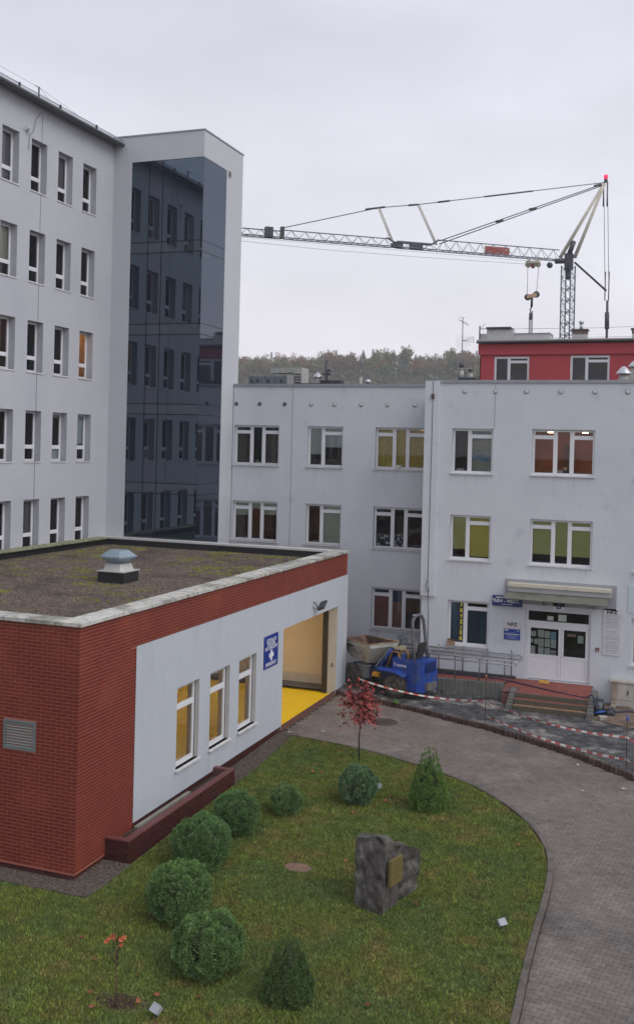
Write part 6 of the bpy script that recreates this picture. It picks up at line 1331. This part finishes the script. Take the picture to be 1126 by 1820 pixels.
def X(M, pts): return [M @ Vector(p) for p in pts]
# engine body with chamfered rear corners
q = MB(); out_ = [(.25, -.50), (.25, .50), (-.82, .56), (-1.02, .44), (-1.08, -.44), (-.84, -.56)]
def prism_slope(q, M, poly, z0f, z1f):
    n = len(poly); vs = [M @ Vector((x, y, z0f(x))) for x, y in poly]+[M @ Vector((x, y, z1f(x))) for x, y in poly]; q.add(vs, [tuple(range(n, 2*n)), tuple(range(n-1, -1, -1))]+[(i, (i+1) % n, n+(i+1) % n, n+i) for i in range(n)])
prism_slope(q, MR, out_, lambda x: .95 if x > -.3 else .42, lambda x: 1.40)
body = q.build('engine_housing', BL, dp)
q = MB(); prism_slope(q, MR, [(-.42, -.57), (-.42, .57), (-.83, .60), (-1.04, .47), (-1.11, -.47), (-.86, -.60)], lambda x: .30, lambda x: .98); q.build('lower_housing', BL, dp)
q = MB()
for k in range(8): q.box(-1.105, -1.08, -.34, .34, 1.0+k*.045, 1.022+k*.045, M=MR)
q.build('grille', BLD, body)
q = MB(); q.box(-1.16, -1.04, -.34, .34, .38, .62, M=MR); q.box(-1.26, -1.1, -.1, .1, .30, .38, M=MR); q.build('tow_hitch', mat('hitch_grey', (.14, .13, .13), .7, .2, 6), dp)
for s_ in (1, -1):
    q = MB()
    y0, y1 = (.50, .84) if s_ > 0 else (-.84, -.50)
    vs = X(MR, [(.72, y0, 1.02), (.72, y1, 1.0), (-.1, y1, .96), (-.45, y1, .84), (-.45, y0, .92), (-.1, y0, 1.02), (.72, y0, .98), (.72, y1, .96), (-.1, y1, .92), (-.45, y1, .80), (-.45, y0, .88), (-.1, y0, .98)])
    q.add(vs, [(0, 1, 2, 5), (5, 2, 3, 4), (11, 8, 7, 6), (10, 9, 8, 11), (1, 7, 8, 2), (2, 8, 9, 3), (0, 6, 7, 1), (3, 9, 10, 4)])
    q.build('mudguard', BL, dp)
q = MB(); q.box(.2, .95, -.48, .48, .80, .98, M=MR); q.box(.1, .98, -.3, .3, .5, .8, M=MR); q.build('floor_plate', BLD, dp)
# slanted front console
q = MB(); vs = X(MR, [(.98, -.40, .98), (.98, .40, .98), (.80, .40, .98), (.80, -.40, .98), (.42, -.30, 1.72), (.42, .30, 1.72), (.24, .30, 1.66), (.24, -.30, 1.66)]); q.add(vs, [(4, 5, 6, 7), (0, 1, 5, 4), (2, 3, 7, 6), (1, 2, 6, 5), (3, 0, 4, 7)]); con = q.build('console', BLD, dp)
q = MB(); vs = X(MR, [(1.02, -.44, .96), (1.02, .44, .96), (.46, .34, 1.70), (.46, -.34, 1.70), (.98, -.44, .96), (.98, .44, .96), (.42, .34, 1.70), (.42, -.34, 1.70)]); q.add(vs, [(0, 1, 2, 3), (7, 6, 5, 4), (1, 5, 6, 2), (4, 0, 3, 7)]); q.build('console_plate', mat('plate_grey_blue', (.22, .26, .32), .5, .15, 5), dp)
for s_ in (1, -1): MB().tube([MR @ Vector((.40, .30*s_, 1.68)), MR @ Vector((.78, .44*s_, 1.0))], .05, 5).build('console_edge', BL, con)
MB().box(.10, .42, -.26, .26, 1.66, 1.74, M=MR).build('dashboard', mat('dash_cream', (.40, .36, .24), .7, .2, 6), con)
q = MB(); q.tube([MR @ Vector((.32, 0, 1.7)), MR @ Vector((.16, 0, 2.0))], .035, 6); sc = q.build('steering_column', DARKM, dp)
Ms = MR @ Matrix.Translation((.14, 0, 2.04)) @ Matrix.Rotation(math.radians(-28), 4, 'Y'); q = MB(); q.tube([Ms @ Vector((.20*math.cos(a), .20*math.sin(a), 0)) for a in [2*PI*k/20 for k in range(21)]], .016, 6, caps=False)
for a in (0, 2.1, 4.2): q.tube([Ms @ Vector((0, 0, -.03)), Ms @ Vector((.2*math.cos(a), .2*math.sin(a), 0))], .012, 4)
q.build('steering_wheel', DARKM, sc)
q = MB(); q.tube([MR @ Vector(p) for p in ((.52, .42, 1.0), (.30, .40, 1.62), (.05, .42, 1.62), (-.02, .42, 1.42), (-.02, .42, 1.38))], .022, 6); q.tube([MR @ Vector(p) for p in ((-.05, .38, 1.4), (-.05, .38, 1.72), (-.22, .38, 1.74), (-.34, .38, 1.68), (-.36, .38, 1.38))], .022, 6); q.build('grab_rail', YEW, dp)
q = MB(); q.box(-.62, -.18, -.24, .24, 1.42, 1.54, M=MR); q.box(-.60, -.2, -.22, .22, 1.38, 1.42, M=MR); vs = X(MR, [(-.56, -.24, 1.54), (-.56, .24, 1.54), (-.68, .24, 1.56), (-.68, -.24, 1.56), (-.70, -.22, 2.02), (-.70, .22, 2.02), (-.79, .20, 2.0), (-.79, -.20, 2.0)]); q.add(vs, [(4, 5, 6, 7), (0, 1, 5, 4), (2, 3, 7, 6), (1, 2, 6, 5), (3, 0, 4, 7)]); q.build('seat', mat('seat_black', (.03, .03, .032), .7, .2, 8), dp)
hoop = [(-.62, .42, 1.36), (-.60, .42, 1.9), (-.52, .41, 2.62), (-.50, .38, 2.80), (-.50, .28, 2.92), (-.50, .12, 2.98), (-.50, -.12, 2.98), (-.50, -.28, 2.92), (-.51, -.38, 2.78), (-.53, -.41, 2.6), (-.62, -.42, 1.9), (-.72, -.42, 1.36)]
q = MB(); q.tube([MR @ Vector(p) for p in hoop], .060, 9); rb_ = q.build('rollover_bar', ROPS, dp); q = MB(); q.tube([MR @ Vector((-.50, .30, 2.96)), MR @ Vector((-.50, .30, 3.05))], .06, 8); q.build('beacon_mount', GREYM, rb_)
FD = MR @ Matrix(((-1, 0, 0, 0), (0, 0, -1, 0), (0, 1, 0, 0), (0, 0, 0, 1)))
cu = bpy.data.curves.new('lettering', 'FONT'); cu.body = '3 tonne'; cu.size = .17; cu.align_x = 'CENTER'; cu.offset = .003; o = bpy.data.objects.new('tmp', cu); COL.objects.link(o); me = bpy.data.meshes.new_from_object(o); bpy.data.objects.remove(o)
for v in me.vertices: v.co = MR @ Vector((-v.co.x-.12, .545+.001-.0*v.co.x+(.02 if v.co.x < 0 else .02), v.co.y+1.14))
me.materials.clear(); me.materials.append(SW); raw('lettering', me, dp)
q = MB(); q.tube([MR @ Vector((.95, 0, .62)), MF @ Vector((.25, 0, .62))], .14, 8); q.tube([MR @ Vector((.9, .3, .75)), MF @ Vector((.4, .3, .8))], .03, 5); q.build('articulation_joint', DARKM, dp)
MB().box(.15, 1.5, -.30, .30, .52, .82, M=MF).build('front_chassis', BLD, dp)
q = MB(); q.box(.35, .75, .34, .60, .45, .86, M=MF); q.box(.3, .8, .30, .64, .86, .92, M=MF); q.build('side_tank', mat('tank_grey', (.16, .17, .17), .6, .2, 6), dp)
q = MB(); q.box(.70, .98, .52, .70, .66, .80, M=MR); q.build('indicator_guard', YEW, dp)
q = MB(); q.tube([MF @ Vector((.95, .8, .43)), MF @ Vector((.95, -.8, .43))], .07, 6); q.tube([MR @ Vector((0, .6, .43)), MR @ Vector((0, -.6, .43))], .07, 6); q.build('axle', DARKM, dp)
# skip: open tapered tub
rim = [(.02, .66, 1.72), (.02, -.66, 1.72), (2.10, -.60, 1.62), (2.35, 0, 1.55), (2.10, .60, 1.62)]; mid = [(-.02, .68, 1.58), (-.02, -.68, 1.58), (2.12, -.62, 1.50), (2.36, 0, 1.44), (2.12, .62, 1.50)]; bot = [(.38, .46, .95), (.38, -.46, .95), (1.40, -.46, .95), (1.55, 0, .95), (1.40, .46, .95)]
SK = MF @ Matrix.Translation((-.10, 0, .06))
q = MB(); n = 5; vo = X(SK, rim)+X(SK, mid)+X(SK, bot); q.add(vo, [(i, (i+1) % n, n+(i+1) % n, n+i) for i in range(n)]+[(n+i, n+(i+1) % n, 2*n+(i+1) % n, 2*n+i) for i in range(n)]+[(14, 13, 12, 11, 10)]); sk = q.build('skip', SKIP, dp)
def inset(p, c=(1.1, 0), t=.05): return [(x+(c[0]-x)*t, y*(1-t*1.6), z+.003) for x, y, z in p]
ri, bi = inset(rim), [(x+(1.1-x)*.06, y*.93, 1.0) for x, y, z in bot]; q = MB(); vo = X(SK, ri)+X(SK, bi); q.add(vo, [(n+i, n+(i+1) % n, (i+1) % n, i) for i in range(n)]+[(5, 6, 7, 8, 9)]); q.build('skip_inside', RUST, sk)
q = MB(); vo = X(SK, [(x, y, z+.004) for x, y, z in rim])+X(SK, ri); q.add(vo, [(i, (i+1) % n, n+(i+1) % n, n+i) for i in range(n)]); q.build('skip_lip', RUST, sk)
q = MB()
rr_ = [SK @ Vector(p) for p in rim]; q.tube([rr_[0], rr_[1]], .025, 5); q.tube([rr_[4], rr_[0]], .028, 5); q.tube([rr_[1], rr_[2]], .025, 5); q.build('lip_bead', mat('lip_rust', (.30, .18, .11), .8, .3, 6, col2=(.5, .45, .38), f2=(.58, .7), s2=5), sk)
q = MB(); q.tube([SK @ Vector((1.0, .70, 1.40)), SK @ Vector((1.0, .72, 1.33)), SK @ Vector((.75, .72, 1.30)), SK @ Vector((.5, .72, 1.33)), SK @ Vector((.5, .70, 1.40))], .018, 5); q.build('grab_handle', mat('handle_dark', (.10, .09, .07), .7), sk)
nb = MB(); nb.box(1.15, 1.7, .652, .662, 1.43, 1.53, M=SK); nb.build('nameplate', mat('plate_black', (.03, .03, .03), .5), sk)
# ================================================================== HAZE
hb = MB(); hb.box(-330, 90, -25, 640, -1.9, 66); hz_o = hb.build('haze', None or mat('haze_tmp', (1, 1, 1)), None, kind='stuff')
hm = bpy.data.materials.new('haze_air'); hm.use_nodes = True; ht = hm.node_tree; ht.nodes.clear(); pv_ = N(ht, 'ShaderNodeVolumePrincipled'); pv_.inputs['Color'].default_value = (.93, .95, 1, 1); pv_.inputs['Density'].default_value = HAZE; pv_.inputs['Anisotropy'].default_value = .2
ho = N(ht, 'ShaderNodeOutputMaterial'); ht.links.new(pv_.outputs[0], ho.inputs['Volume']); hz_o.data.materials.clear(); hz_o.data.materials.append(hm)
